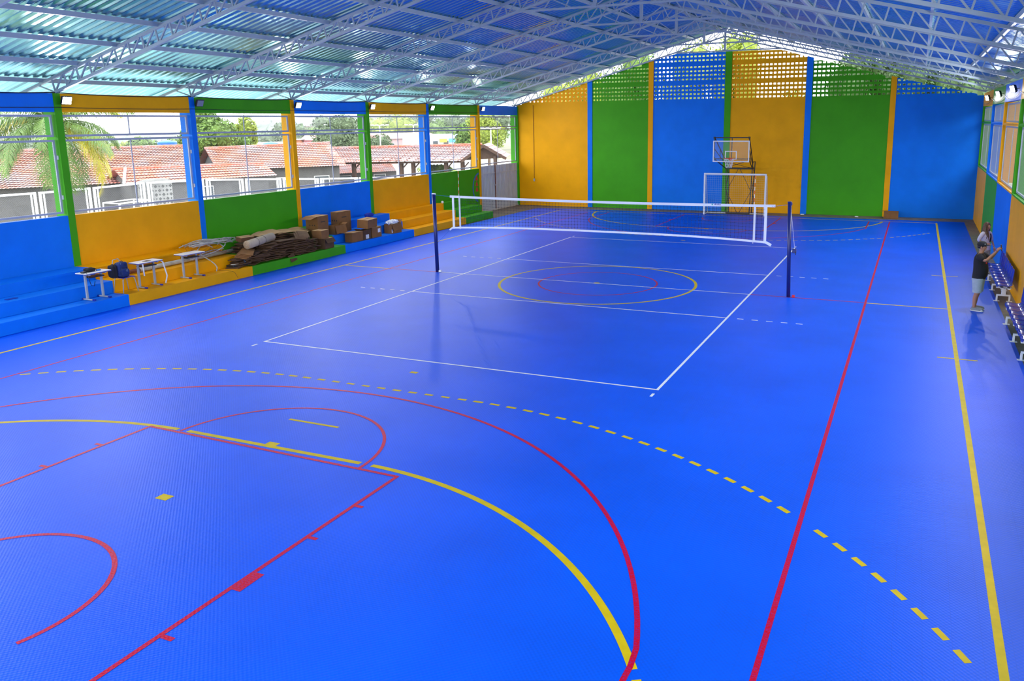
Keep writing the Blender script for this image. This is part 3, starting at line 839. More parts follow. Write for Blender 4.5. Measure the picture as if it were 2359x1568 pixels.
# ------------------------------------------------------------------ basketball stand
bs = thing('basketball_stand', 'black lattice basketball stand with clear backboard against the end wall', 'basketball hoop', (.25, 19.9, 0))
BX0, BX1, BZ0, BZ1, BY = -.76, 1.0, 2.67, 3.69, 18.0
MB().box(BX0, BY, BZ0, BX1, BY + .012, BZ1).build('backboard', GLASSY, bs)
def rect_frame(x0, x1, z0, z1, y, w, d):
    return MB().box(x0, y - d, z0, x1, y, z0 + w).box(x0, y - d, z1 - w, x1, y, z1).box(x0, y - d, z0 + w, x0 + w, y, z1 - w).box(x1 - w, y - d, z0 + w, x1, y, z1 - w)
rect_frame(BX0, BX1, BZ0, BZ1, BY, .05, .012).build('backboard_border', WHITEP, bs)
rect_frame(-.17, .40, 2.79, 3.20, BY, .04, .012).build('target_square', WHITEP, bs)
xc = .11
rim = MB().tube([(xc + .225 * math.cos(2 * PI * k / 24), BY - .37 + .225 * math.sin(2 * PI * k / 24), 2.86) for k in range(25)], .011, 6, False).build('rim', ORANGE, bs, True)
MB().cbox((xc, BY - .09, 2.82), (.16, .16, .10)).build('rim_bracket', ORANGE, bs, bevel=.01)
b = MB()
for k in range(12):
    a0 = 2 * PI * k / 12
    for s in (1, -1):
        b.tube([(xc + (.225 - .09 * t / 4) * math.cos(a0 + s * .26 * t), BY - .37 + (.225 - .09 * t / 4) * math.sin(a0 + s * .26 * t), 2.85 - .11 * t) for t in range(5)], .006, 4, False)
o = b.build('basket_net', NETWHITE, rim); o['kind'] = 'stuff'
def bars(name, L, w=.035, m=BLACKM):
    for p, q in L: MB().bar(p, q, w, w).build(name, m, bs)
YFRT, YBK = 19.45, 20.1
bars('top_frame_bar', [((BX0, BY + .15, 3.83), (BX1, BY + .15, 3.83))], .045)
bars('frame_upright', [((BX0 + .04, BY + .06, BZ0 + .15), (BX0 + .04, BY + .15, 3.83)), ((BX1 - .04, BY + .06, BZ0 + .15), (BX1 - .04, BY + .15, 3.83)), ((xc + .02, BY + .1, BZ0 + .1), (xc + .02, BY + .15, 3.83))], .035)
bars('frame_rail', [((BX0 + .04, BY + .06, BZ0 + .15), (BX1 - .04, BY + .06, BZ0 + .15))], .035)
for x in (BX0 + .04, BX1 - .04):
    for z in (BZ0 + .16, 3.83): MB().cbox((x, BY + .10, z), (.09, .09, .09)).build('corner_pad', BLACKM, bs, bevel=.01)
TX0, TX1 = -.40, .92
for x in (TX0, TX1):
    for y in (YFRT, YBK):
        MB().bar((x, y, 2.6), (x + (.06 if x < 0 else -.10), y, 0), .045, .045).build('tower_leg', BLACKM, bs)
    zs = [0.15, .7, 1.3, 1.9, 2.45]
    for k in range(4):
        a, c = (YFRT, YBK) if k % 2 == 0 else (YBK, YFRT)
        MB().bar((x, a, zs[k]), (x, c, zs[k + 1]), .025, .025).build('side_brace', BLACKM, bs)
for s, x in ((-1, TX0), (1, TX1)):
    bx = BX0 + .04 if s < 0 else BX1 - .04
    bars('upper_arm', [((x, YFRT, 2.6), (bx, BY + .15, 3.83)), ((x, YBK, 2.6), (x, YFRT, 2.6))], .035)
    bars('lower_arm', [((x, YFRT, 2.27), (bx, BY + .08, BZ0 + .15))], .035)
    bars('arm_brace', [((x, YFRT, 2.45), (bx, BY + .11, 3.3)), ((x + (bx - x) * .5, YFRT + (BY - YFRT) * .5, 2.55), (x + (bx - x) * .5, YFRT + (BY - YFRT) * .5, 3.2))], .025)
bars('tower_crossbar', [((TX0, YFRT, 2.27), (TX1, YFRT, 2.27)), ((TX0 + .06, YFRT, .03), (TX1 - .1, YFRT, .03)), ((TX0, YBK, 2.27), (TX1, YBK, 2.27))], .05)
xm = .26
bars('front_brace', [((xm - .05, YFRT, 2.25), (TX0 + .05, YFRT, 1.15)), ((TX0 + .05, YFRT, 1.15), (xm - .04, YFRT, .04)), ((xm + .05, YFRT, 2.25), (TX1 - .05, YFRT, 1.15)), ((TX1 - .05, YFRT, 1.15), (xm + .04, YFRT, .04)),
                     ((TX0, YFRT, 2.3), (BX1 - .1, BY + .1, 2.72)), ((TX1, YFRT, 2.3), (BX0 + .4, BY + .1, 2.72))], .022)

# ------------------------------------------------------------------ cardboard boxes
def carton(label, x0, x1, y0, y1, z0, z1, rz=0.0, tilt=0.0, opened=False, sticker=None, prints=False, group='cardboard boxes on the bleachers', m=CARD, flaps=()):
    c = ((x0 + x1) / 2, (y0 + y1) / 2, z0)
    t = thing('cardboard_box', label, 'box', c, rz, group)
    w, d, h = x1 - x0, y1 - y0, z1 - z0
    th = .008; hx, hy = w / 2, d / 2
    R_ = Matrix.Rotation(tilt, 3, 'Y')
    def fin(b): b.v = [tuple(R_ @ Vector(p)) for p in b.v]; return b
    b = MB().box(-hx, -hy, 0, hx, -hy + th, h).box(-hx, hy - th, 0, hx, hy, h).box(-hx, -hy + th, 0, -hx + th, hy - th, h).box(hx - th, -hy + th, 0, hx, hy - th, h).box(-hx + th, -hy + th, 0, hx - th, hy - th, th)
    fin(b).build('carton_body', m, t, lf=True)
    if not opened:
        fin(MB().box(-hx, -hy, h, -.003, hy, h + .006)).build('top_flap', CARDL, t, lf=True)
        fin(MB().box(.003, -hy, h, hx, hy, h + .006)).build('top_flap', CARDL, t, lf=True)
        fin(MB().box(-.03, -hy - .001, h + .006, .03, hy + .001, h + .008)).build('packing_tape', CARD, t, lf=True)
    for side, ang, ln in flaps:
        f = MB(); a = math.radians(ang)
        if side == 'x+': f.bar((hx, 0, h), (hx + ln * math.cos(a), 0, h + ln * math.sin(a)), d * .96, .006)
        if side == 'x-': f.bar((-hx, 0, h), (-hx - ln * math.cos(a), 0, h + ln * math.sin(a)), d * .96, .006)
        if side == 'y-': f.bar((0, -hy, h), (0, -hy - ln * math.cos(a), h + ln * math.sin(a)), w * .96, .006)
        if side == 'y+': f.bar((0, hy, h), (0, hy + ln * math.cos(a), h + ln * math.sin(a)), w * .96, .006)
        fin(f).build('flap', m, t, lf=True)
    if sticker:
        sy, sz, sw, sh = sticker
        fin(MB().box(hx, sy - sw / 2, sz - sh / 2, hx + .002, sy + sw / 2, sz + sh / 2)).build('paper_label', LABELW, t, lf=True)
    if prints:
        g = MB()
        for k in range(8): g.box(hx, -.13 + k * .034, h * .70, hx + .0015, -.105 + k * .034, h * .70 + .035)
        fin(g).build('printed_lettering', BLKINK, t, lf=True)
        for k in range(3):
            fin(MB().box(-.1 + k * .1, -hy - .0015, h * .55, -.065 + k * .1, -hy, h * .55 + .05)).build('printed_symbol', BLKINK, t, lf=True)
    return t
carton('slumped cardboard box on green step carrying a smaller pale topped box', -11.16, -10.76, 1.02, 1.56, .302, .668, .08, 0, False, m=CARDD, flaps=(('x+', -55, .18),))
carton('small pale topped cardboard box stacked beside the flattened cardboard pile', -11.2, -10.8, .92, 1.34, .682, .97, .05)
carton('large printed cardboard box against the blue wall, nearest the pile', -11.88, -11.36, 1.42, 2.06, .635, 1.40, .06, prints=True, flaps=(('y-', -10, .4),))
carton('tallest printed cardboard box standing against the blue wall', -11.91, -11.60, 2.90, 3.68, .635, 1.40, -.04, sticker=None, prints=True)
carton('open empty cardboard box leaning below the tallest box', -11.60, -11.30, 2.30, 2.98, .635, .96, .04, 0, True, flaps=(('x+', -75, .3), ('y+', 20, .15)))
carton('low cardboard box tied with string on the blue step', -11.20, -10.86, 2.76, 3.40, .302, .66, -.03, 0, False, flaps=(('y-', 5, .3),))
carton('dark open cardboard box with white sheet between two boxes', -11.22, -10.90, 3.46, 3.98, .302, .66, .02, 0, True, sticker=(0.02, .10, .2, .16), m=CARDD, flaps=(('x+', 8, .14), ('y-', 25, .2)))
carton('cardboard box with white paper label under a slanted box', -11.24, -10.90, 4.06, 4.66, .302, .70, -.02, 0, False, sticker=(.15, .25, .16, .15))
carton('slanted pale topped cardboard box resting on another box', -11.34, -10.90, 3.62, 4.48, .722, 1.05, .20, .08)
carton('open cardboard box stuffed with white plastic sheeting', -11.26, -10.88, 5.38, 6.02, .302, .68, -.05, 0, True, sticker=(-.30, .10, .06, .14), flaps=(('x+', -70, .28), ('y+', 60, .15)))
carton('single brown cardboard box on the floor by the end wall', 7.12, 7.76, 19.66, 20.02, .001, .33, 0, 0, True, group='loose boxes', flaps=(('x-', 85, .02),))
# plastic sheeting on the last open box
b = bmesh.new(); bmesh.ops.create_icosphere(b, subdivisions=4, radius=1)
for v in b.verts:
    n_ = math.sin(v.co.x * 9) * math.cos(v.co.y * 11 + v.co.z * 7) * .18 + math.sin(v.co.y * 17 + v.co.x * 5) * .10 + rnd.uniform(-.05, .05)
    v.co *= 1 + n_
    v.co.x *= .17; v.co.y *= .34; v.co.z *= .10
me = bpy.data.meshes.new('plastic_sheeting'); b.to_mesh(me); b.free(); me.materials.append(mat('crumpled_plastic', (.78, .80, .84), .35))
o = link('plastic_sheeting', me); o.location = (-11.07, 5.66, .735)
tag(o, 'crumpled white plastic sheeting bulging out of a cardboard box', 'plastic sheet')

# ------------------------------------------------------------------ pile of flattened cardboard
def sheet_mesh(l, w, t, fold, m):
    b = MB(); n = 6; vs = []
    for s in (0, t):
        for i in range(n + 1):
            x = -l / 2 + l * i / n; z = fold * (1 - (2 * i / n - 1) ** 2)
            vs += [(-w / 2, x, z + s), (w / 2, x, z + s)]
    k = 2 * (n + 1); fs = []
    for i in range(n):
        a = 2 * i
        fs += [(a, a + 1, a + 3, a + 2), (k + a, k + a + 2, k + a + 3, k + a + 1), (a, a + 2, k + a + 2, k + a), (a + 1, k + a + 1, k + a + 3, a + 3)]
    fs += [(0, k, k + 1, 1), (2 * n, 2 * n + 1, k + 2 * n + 1, k + 2 * n)]
    return b.add(vs, fs).mesh('cardboard_sheet', m)
SH = [sheet_mesh(l, w, t, f, m) for l, w, t, f, m in ((.75, .42, .022, .01, CARDD), (.9, .40, .03, .02, CARDD), (.6, .44, .026, .0, CARDD), (.8, .38, .02, .03, CARD), (.55, .36, .024, .015, CARDD), (.7, .45, .014, .02, CARDL))]
def put_sheet(mesh, loc, rz, rx, ry, label='dark flattened cardboard sheet in the pile on the green step', group='flattened cardboard pile'):
    o = link('cardboard_sheet', mesh); o.location = loc; o.rotation_euler = (rx, ry, rz)
    tag(o, label, 'cardboard', group)
    return o
r2 = random.Random(3)
for st, (yc, top, xx) in enumerate(((-2.75, .56, -11.04), (-2.15, .68, -11.0), (-1.5, .84, -11.02), (-.85, .86, -11.02), (-.2, .84, -11.0), (.35, .74, -11.0))):
    z = .305; k = 0
    while z < top:
        me = SH[r2.choice((0, 1, 2, 4, 0, 2))]
        put_sheet(me, (xx + r2.uniform(-.05, .06), yc + r2.uniform(-.12, .12), z), r2.uniform(-.42, .42), r2.uniform(-.05, .06), r2.uniform(-.12, .10))
        z += .034 + .012 * r2.random(); k += 1
for st, (yc, top, xx) in enumerate(((-1.9, .92, -11.62), (-1.1, 1.02, -11.62), (-.3, 1.0, -11.62), (.45, .90, -11.62))):
    z = .64
    while z < top:
        put_sheet(SH[r2.choice((0, 1, 2, 4))], (xx + r2.uniform(-.03, .05), yc + r2.uniform(-.1, .1), z), r2.uniform(-.3, .3), r2.uniform(-.04, .05), r2.uniform(-.06, .06))
        z += .036 + .012 * r2.random()
for i, (x, y, z, rz, rx, ry) in enumerate(((-11.55, -1.15, 1.08, .35, .05, .16), (-11.50, -.75, 1.10, .1, .04, .2), (-11.6, -.1, 1.04, -.2, .02, .14), (-11.8, .85, .98, .1, .03, .2), (-11.5, .75, .95, .5, .0, .18))):
    put_sheet(SH[5], (x, y, z), rz, rx, ry, 'pale flattened cardboard sheet lying on top of the pile', 'pale sheets on the pile')
for i in range(4):
    put_sheet(SH[3], (-10.98 + .01 * i, -2.62 + .05 * i, .63 + .03 * i), .55 + .05 * i, .1, .18, 'orange brown cardboard sheet fanned out under the roll', 'fanned cardboard under the roll')
for i in range(3):
    put_sheet(SH[4], (-10.92, -.05 + .09 * i, .90 + .02 * i), .9, .28, .12, 'pale edged cardboard sheet poking from the pile beside the box', 'poking cardboard sheets')
tag(link('cardboard_sheet', sheet_mesh(.34, .26, .01, .0, CARDD)), 'torn cardboard scrap hanging over the green step edge', 'cardboard')
o = bpy.data.objects[-1] if False else col.objects[-1]; o.location = (-10.70, -.72, .27); o.rotation_euler = (.3, 1.0, .4)
# kraft paper roll with its rolled inner layers
roll = thing('kraft_roll', 'grey brown paper roll lying on top of the cardboard pile', 'paper roll', (-11.0, -1.9, .86))
p0, p1 = Vector((-10.98, -2.45, .93)), Vector((-11.12, -1.15, 1.03))
MB().tube([p0, p1], .135, 20).build('outer_layer', KRAFT, roll, True)
d = (p0 - p1).normalized(); a = d.cross(Vector((0, 0, 1))).normalized(); u = a.cross(d)
sp = MB(); pr = []
for k in range(60):
    t = k / 60 * 5 * PI; r = .02 + .105 * k / 60
    pr.append(p0 + d * .004 + (a * math.cos(t) + u * math.sin(t)) * r)
sp.tube(pr, .006, 4); sp.build('inner_spiral', CARDL, roll)
for f_ in (.35, .62):
    c = p0.lerp(p1, f_)
    MB().tube([c + (a * math.cos(2 * PI * k / 20) + u * math.sin(2 * PI * k / 20)) * .139 for k in range(21)], .004, 4, False).build('tie_string', BLACKP, roll)
carton('small brown carton perched on top of the paper roll', -11.42, -11.14, -2.45, -1.95, 1.02, 1.16, -.15, .1, m=CARDD, group='small cartons')
o = MB().box(-11.16, -3.2, .302, -10.86, -2.45, .40).build('flat_black_case', BLACKP, None, bevel=.012)
tag(o, 'flat black plastic case on the yellow step beside the pile', 'case')
o = MB().box(-11.06, -3.12, .402, -10.9, -2.75, .412).build('paper_sheet', LABELW, None)
tag(o, 'white paper lying on the flat black case', 'paper')
o = MB().cbox((-10.86, -2.72, .48), (.02, .05, .10), rx=.4).build('blue_tag', mat('bright_blue_plastic', (0.02, 0.30, 0.85), .4), None)
tag(o, 'bright blue plastic tag hanging on the cardboard pile', 'tag')

# ------------------------------------------------------------------ pole, tangled conduit
pole = thing('plastic_pipe', 'long pale pipe lying on the yellow and green middle step', 'pipe', (-11.6, -4.2, .64))
MB().tube([(-11.50, -6.05, .705), (-11.74, -2.0, .705)], .062, 14).build('pipe_body', PVC, pole, True)
MB().tube([(-11.48, -6.38, .70), (-11.50, -6.05, .705)], .056, 14).build('rusty_end', RUST, pole, True)
tang = thing('conduit_tangle', 'tangle of bent grey conduits and wire on the yellow top step', 'conduit', (-11.9, -3.1, .95))
r3 = random.Random(5)
for i in range(13):
    pts = []
    n = 8; ph = r3.uniform(0, 6); cx_, cy_ = -11.9 + r3.uniform(-.12, .15), -3.05 + r3.uniform(-.25, .25)
    ax, ay = r3.uniform(.12, .3), r3.uniform(.45, .95)
    sp_ = r3.uniform(.55, 1.0) * 2 * PI
    for k in range(14):
        t = ph + sp_ * k / 13
        pts.append((cx_ + ax * math.cos(t), cy_ + ay * math.sin(t), 1.0 + .10 * abs(math.sin(t * 1.3 + i)) + .025 * r3.random()))
    MB().tube(pts, r3.choice((.010, .014, .018)), 6).build('conduit', CONDUIT, tang, True)
for pts in ([(-11.5, -4.1, .72), (-11.75, -3.6, 1.08), (-11.9, -2.9, 1.12), (-11.6, -2.4, 1.0)], [(-11.42, -3.9, .80), (-11.2, -3.75, .62), (-10.98, -3.72, .45), (-10.9, -3.85, .33)], [(-12.2, -4.0, 1.0), (-12.0, -3.3, 1.22), (-11.6, -2.6, 1.05), (-11.35, -3.2, .85), (-11.45, -4.3, .72)],
            [(-11.3, -4.35, .74), (-11.55, -3.7, .78), (-11.62, -3.0, .80)], [(-11.35, -4.2, .76), (-11.6, -3.5, .86), (-11.62, -2.8, .84)], [(-12.3, -3.7, .97), (-11.9, -3.5, 1.18), (-11.55, -3.3, .95)], [(-12.25, -3.2, .97), (-11.8, -3.0, 1.16), (-11.5, -2.9, .92)]):
    # smooth the polyline
    q = [Vector(p) for p in pts]
    for _ in range(2):
        n_ = [q[0]]
        for i in range(len(q) - 1): n_ += [q[i].lerp(q[i + 1], .25), q[i].lerp(q[i + 1], .75)]
        q = n_ + [q[-1]]
    MB().tube(q, .017, 6).build('conduit', CONDUIT, tang, True)
for i in range(6):
    pts = [(-11.5 + r3.uniform(-.3, .3), -4.6 + .35 * k + r3.uniform(-.2, .2), .75 + r3.uniform(-.05, .35)) for k in range(6)]
    MB().tube(pts, .004, 4).build('wire', RUST, tang)
MB().tube([(-10.95, -3.8, .34), (-10.66, -3.6, .33), (-10.58, -3.45, .25), (-10.57, -3.35, .06)], .004, 4).build('wire', BLACKP, tang)

# ------------------------------------------------------------------ school desks, chair, bags
def desk(label, y0, y1, xc_, bent=False):
    t = thing('school_desk', label, 'desk', (xc_, (y0 + y1) / 2, .30), 0, 'school desks on the bleachers')
    ht = .70; L = y1 - y0; z0 = .30
    MB().box(xc_ - .2, y0 - .14, z0 + ht, xc_ + .2, y1 + .14, z0 + ht + .022).build('desk_top', DESKTOP, t, bevel=.006)
    MB().box(xc_ - .205, y0 - .145, z0 + ht - .012, xc_ + .205, y1 + .145, z0 + ht - .001).build('edge_band', BLUEPL, t)
    MB().box(xc_ - .14, y0 + .03, z0 + ht - .12, xc_ + .14, y1 - .03, z0 + ht - .09).build('book_tray', BLACKP, t)
    for y in (y0, y1):
        MB().bar((xc_ - .03, y, z0 + .03), (xc_ - .03, y, z0 + ht - .01), .045, .06).build('leg', GREYM, t, bevel=.01)
        f = MB().bar((xc_ - .2, y, z0 + .025), (xc_ + .2, y, z0 + .025), .045, .035).build('foot', GREYM, t, bevel=.008)
        for s in (-1, 1): MB().bar((xc_ + s * .17, y, z0 + .024), (xc_ + s * .25, y, z0 + .022), .055, .042).build('foot_cap', BLUEPL, f, bevel=.008)
        MB().bar((xc_ - .16, y, z0 + ht - .03), (xc_ + .16, y, z0 + ht - .03), .04, .03).build('top_bracket', GREYM, t)
    if bent:
        MB().tube([(xc_ + .15, y1 + .08, z0 + ht), (xc_ + .2, y1 + .13, z0 + ht - .06), (xc_ + .21, y1 + .22, z0 + .24), (xc_ + .22, y1 + .14, z0 + .04)], .019, 8).build('bent_strip', WHITEP, t, True)
        MB().tube([(xc_ + .12, y0 - .02, z0 + ht + .02), (xc_ + .19, y0 - .02, z0 + ht - .03), (xc_ + .2, y0 - .01, z0 + .36)], .019, 8).build('bent_strip', WHITEP, t, True)
    return t
desk('school desk with black bag on the blue step', -8.14, -7.69, -10.88)
desk('school desk with bent white strips between chair and pipe', -6.48, -5.98, -10.98, True)
desk('empty school desk nearest the tangled conduits', -4.95, -4.45, -11.0)
ch = thing('school_chair', 'blue seated school chair with grey legs holding a backpack', 'chair', (-10.92, -7.0, .30))
MB().cbox((-10.92, -7.0, .715), (.38, .40, .018)).build('seat', BLUEPL, ch, bevel=.008)
for x in (-11.08, -10.76):
    for y in (-7.18, -6.82):
        s = -1 if y < -7 else 1
        MB().tube([(x, y - s * .04, .70), (x, y, .66), (x + (.03 if x > -10.9 else -.02), y + s * .05, .305)], .012, 8).build('leg', GREYM, ch, True)
MB().tube([(-11.08, -7.16, .70), (-11.13, -7.16, .95), (-11.15, -7.12, 1.17), (-11.15, -6.96, 1.19), (-11.13, -6.86, 1.02), (-11.10, -6.86, .70)], .012, 8).build('back_tube', GREYM, ch, True)
def soft(name, loc, size, m, parent=None, amp=.08, seed=1, rz=0, p=3.0):
    b = bmesh.new(); bmesh.ops.create_icosphere(b, subdivisions=4, radius=1); r = random.Random(seed)
    a1, a2, a3 = r.uniform(3, 6), r.uniform(3, 6), r.uniform(3, 6)
    for v in b.verts:
        c = v.co.normalized()
        k = (abs(c.x) ** p + abs(c.y) ** p + abs(c.z) ** p) ** (-1 / p)
        k *= 1 + amp * math.sin(a1 * c.x + 1) * math.sin(a2 * c.y + 2) + amp * .5 * math.sin(a3 * 2.2 * c.z + a1 * c.y)
        v.co = Vector((c.x * size[0] / 2 * k, c.y * size[1] / 2 * k, c.z * size[2] / 2 * k))
        v.co = Matrix.Rotation(rz, 3, 'Z') @ v.co + Vector(loc)
    for f_ in b.faces: f_.smooth = True
    me = bpy.data.meshes.new(name); b.to_mesh(me); b.free(); me.materials.append(m)
    return link(name, me, parent)
def pattern_mat():
    m = bpy.data.materials.new('navy_print_fabric'); m.use_nodes = True; nt = m.node_tree; b = nt.nodes['Principled BSDF']
    tc = nt.nodes.new('ShaderNodeTexCoord'); v = nt.nodes.new('ShaderNodeTexVoronoi'); v.inputs['Scale'].default_value = 16
    cr = nt.nodes.new('ShaderNodeValToRGB'); e = cr.color_ramp.elements
    e[0].position = 0; e[0].color = (.006, .010, .035, 1); e[1].position = 1; e[1].color = (.25, .33, .48, 1)
    k = cr.color_ramp.elements.new(.45); k.color = (.008, .03, .16, 1); k2 = cr.color_ramp.elements.new(.8); k2.color = (.015, .03, .10, 1)
    nt.links.new(tc.outputs['Object'], v.inputs['Vector']); nt.links.new(v.outputs['Color'], cr.inputs[0]); nt.links.new(cr.outputs[0], b.inputs['Base Color'])
    b.inputs['Roughness'].default_value = .8
    return m
bp_ = thing('backpack', 'dark blue patterned backpack standing on the school chair', 'backpack', (-10.9, -7.05, .725))
soft('bag_body', (-10.95, -7.05, .925), (.22, .31, .40), pattern_mat(), bp_, .03, 4, .1, 5)
soft('front_pocket', (-10.83, -7.04, .84), (.09, .25, .22), pattern_mat(), bp_, .03, 5, .1, 5)
MB().tube([(-10.93, -7.09, 1.10), (-10.93, -7.07, 1.15), (-10.93, -7.01, 1.15), (-10.93, -6.99, 1.10)], .009, 6).build('grab_handle', DARKCL, bp_, True)
tag(soft('jacket', (-11.0, -7.27, .90), (.22, .15, .36), DARKCL, None, .08, 9, 0, 4), 'black jacket hanging beside the backpack on the chair', 'jacket')
tag(soft('black_bag', (-10.92, -7.98, 1.075), (.18, .26, .11), DARKCL, None, .12, 11), 'small black bag lying on the desk on blue step', 'bag')
tag(soft('headphones', (-10.86, -8.20, 1.045), (.12, .12, .05), BLACKP, None, .15, 13), 'black headphones at the end of the desk on blue step', 'headphones')
tag(MB().tube([(-10.72, -8.22, 1.03), (-10.66, -8.24, .98), (-10.66, -8.18, .72), (-10.66, -8.10, .68), (-10.66, -8.06, .80)], .008, 6).build('headphone_cable', BLACKP, None, True), 'black cable looping down from the desk on blue step', 'cable')
tag(MB().cbox((-10.86, -7.78, 1.04), (.07, .10, .035)).build('blue_pouch', mat('mid_blue_cloth', (.02, .16, .6), .7), None, bevel=.01), 'small bright blue pouch beside the black bag', 'pouch')
tag(MB().cbox((-10.93, -6.25, 1.026), (.14, .20, .006), rz=.3).build('notebook', BLACKP, None), 'thin dark notebook lying on the desk with bent strips', 'notebook')
tag(MB().cbox((-11.36, -9.78, .637), (.13, .26, .012), rz=.05).build('folder', BLUEPL, None), 'dark blue folder left on the blue middle step', 'folder')
tag(soft('blue_cloth', (-11.95, 5.35, 1.03), (.18, .5, .18), mat('royal_blue_cloth', (.005, .03, .35), .7), None, .1, 21), 'royal blue cloth heap on the top step behind boxes', 'cloth')

# ------------------------------------------------------------------ benches of blue shell seats
def seat_shell():
    prof = [(0.0, .395), (.015, .425), (.05, .437), (.14, .428), (.24, .42), (.30, .428), (.335, .46), (.352, .54), (.362, .66), (.372, .78), (.375, .845), (.37, .86)]
    ny = 9; w = .43; vs = []
    for i, (x, z) in enumerate(prof):
        s = i / (len(prof) - 1)
        ww = w * (1.0 if s < .8 else (1 - 1.1 * (s - .8)) if s < .95 else .62)
        for j in range(ny):
            t = 2 * j / (ny - 1) - 1
            dz = .022 * t * t if s < .55 else 0
            dx = -.025 * t * t if s >= .55 else 0
            vs.append((x + dx, t * ww / 2, z + dz))
    fs = [(i * ny + j, i * ny + j + 1, (i + 1) * ny + j + 1, (i + 1) * ny + j) for i in range(len(prof) - 1) for j in range(ny - 1)]
    me = MB().add(vs, fs).mesh('seat_shell', SEATP, True)
    return me
SEATME = seat_shell()
def leg_unit():
    b = MB()
    b.box(-.0, -.03, .345, .36, .03, .385)
    b.box(.13, -.045, .18, .23, .045, .345)
    b.box(.02, -.03, .14, .34, .03, .18)
    for x in (.035, .325): b.box(x - .02, -.03, .012, x + .02, .03, .14).box(x - .07, -.05, 0, x + .07, .05, .012)
    return b.mesh('leg_frame', WHITEP)
LEGME = leg_unit()
def bench(label, y0, legs):
    t = thing('tandem_bench', label, 'bench', (10.5, y0, 0), 0, 'blue shell seat benches')
    MB().box(.08, 0, .365, .14, 3.66, .395).build('seat_rail', WHITEP, t, lf=True)
    MB().box(.24, 0, .365, .30, 3.66, .395).build('seat_rail', WHITEP, t, lf=True)
    for ly in legs: o = link('leg_frame', LEGME, t, .004, True); o.location = (0, ly - y0, 0)
    for k in range(8):
        o = link('seat_shell', SEATME, t, 0, True); o.location = (0, .23 + .457 * k, 0)
        sm = o.modifiers.new('thickness', 'SOLIDIFY'); sm.thickness = .008
        for yy in (-.08, .08):
            q = MB().tube([(.2, yy, .419), (.2, yy, .426)], .008, 8).build('rivet', WHITEP, o, lf=True)
    return t
bench('row of blue shell seats on white legs beside the standing man', 1.08, (1.38, 2.86, 4.34))
bench('row of blue shell seats cut off by the picture edge', -4.66, (-1.32, -2.95, -4.42))
for x, y, lb in ((3.35, 20.0, 'crumpled white paper scrap at the foot of the blue column'), (5.9, 19.75, 'pale scrap of paper on the concrete strip by the end wall')):
    tag(soft('paper_scrap', (x, y, .03), (.16, .10, .05), LABELW, None, .2, int(x * 7)), lb, 'paper')
tag(soft('foam_ball', (-12.1, 11.3, 1.0), (.13, .13, .13), LABELW, None, .0, 3, p=2), 'small white ball resting on the top green step', 'ball')

# ------------------------------------------------------------------ outdoors
ZG = -1.3
gr = MB().box(-700, -300, ZG - .5, 500, 700, ZG).build('ground', GROUND)
tag(gr, 'earth ground around the hall', None, None, 'structure')
yd = MB().box(-34.5, -14, ZG, -13.2, 24, ZG + .02).build('bounce_paving', mat('pale_bounce_concrete', (0.50, 0.52, 0.52), 0.35, noise=0.12, nscale=0.6)); tag(yd, 'pale yard slab added to bounce light onto the roof', None, None, 'structure')  # unseen pale slab, added to reflect sky light up onto the roof sheets
pv = MB().box(-62, 40, ZG, -20, 100, ZG + .02).build('pavement', PAVE); tag(pv, 'pale paved yard beyond the shelter', None, None, 'structure')
def tile_slope(eL, eR, rL, rR, pitch=.21, rowl=.34, amp=.022):
    eL, eR, rL, rR = [Vector(p) for p in (eL, eR, rL, rR)]
    up = (eR - eL).cross(rL - eL).normalized()
    if up.z < 0: up = -up
    W_ = max((eR - eL).length, (rR - rL).length); Hh = ((rL - eL).length + (rR - eR).length) / 2
    nr = max(2, round(Hh / rowl)); nc = max(4, round(W_ / pitch)) * 4
    b = MB(); vs = []; fs = []
    for i in range(nr):
        for e in (0, 1):
            t = (i + e * 1.04) / nr
            a, c = eL.lerp(rL, min(t, 1)), eR.lerp(rR, min(t, 1))
            lift = .045 * (1 - e)
            for k in range(nc + 1):
                s = k / nc
                vs.append(a.lerp(c, s) + up * (lift + amp * (1, .2, -.6, .2)[k % 4]))
        o = i * 2 * (nc + 1)
        fs += [(o + k, o + k + 1, o + nc + 2 + k, o + nc + 1 + k) for k in range(nc)]
    # front lips of the rows
    return b.add(vs, fs)
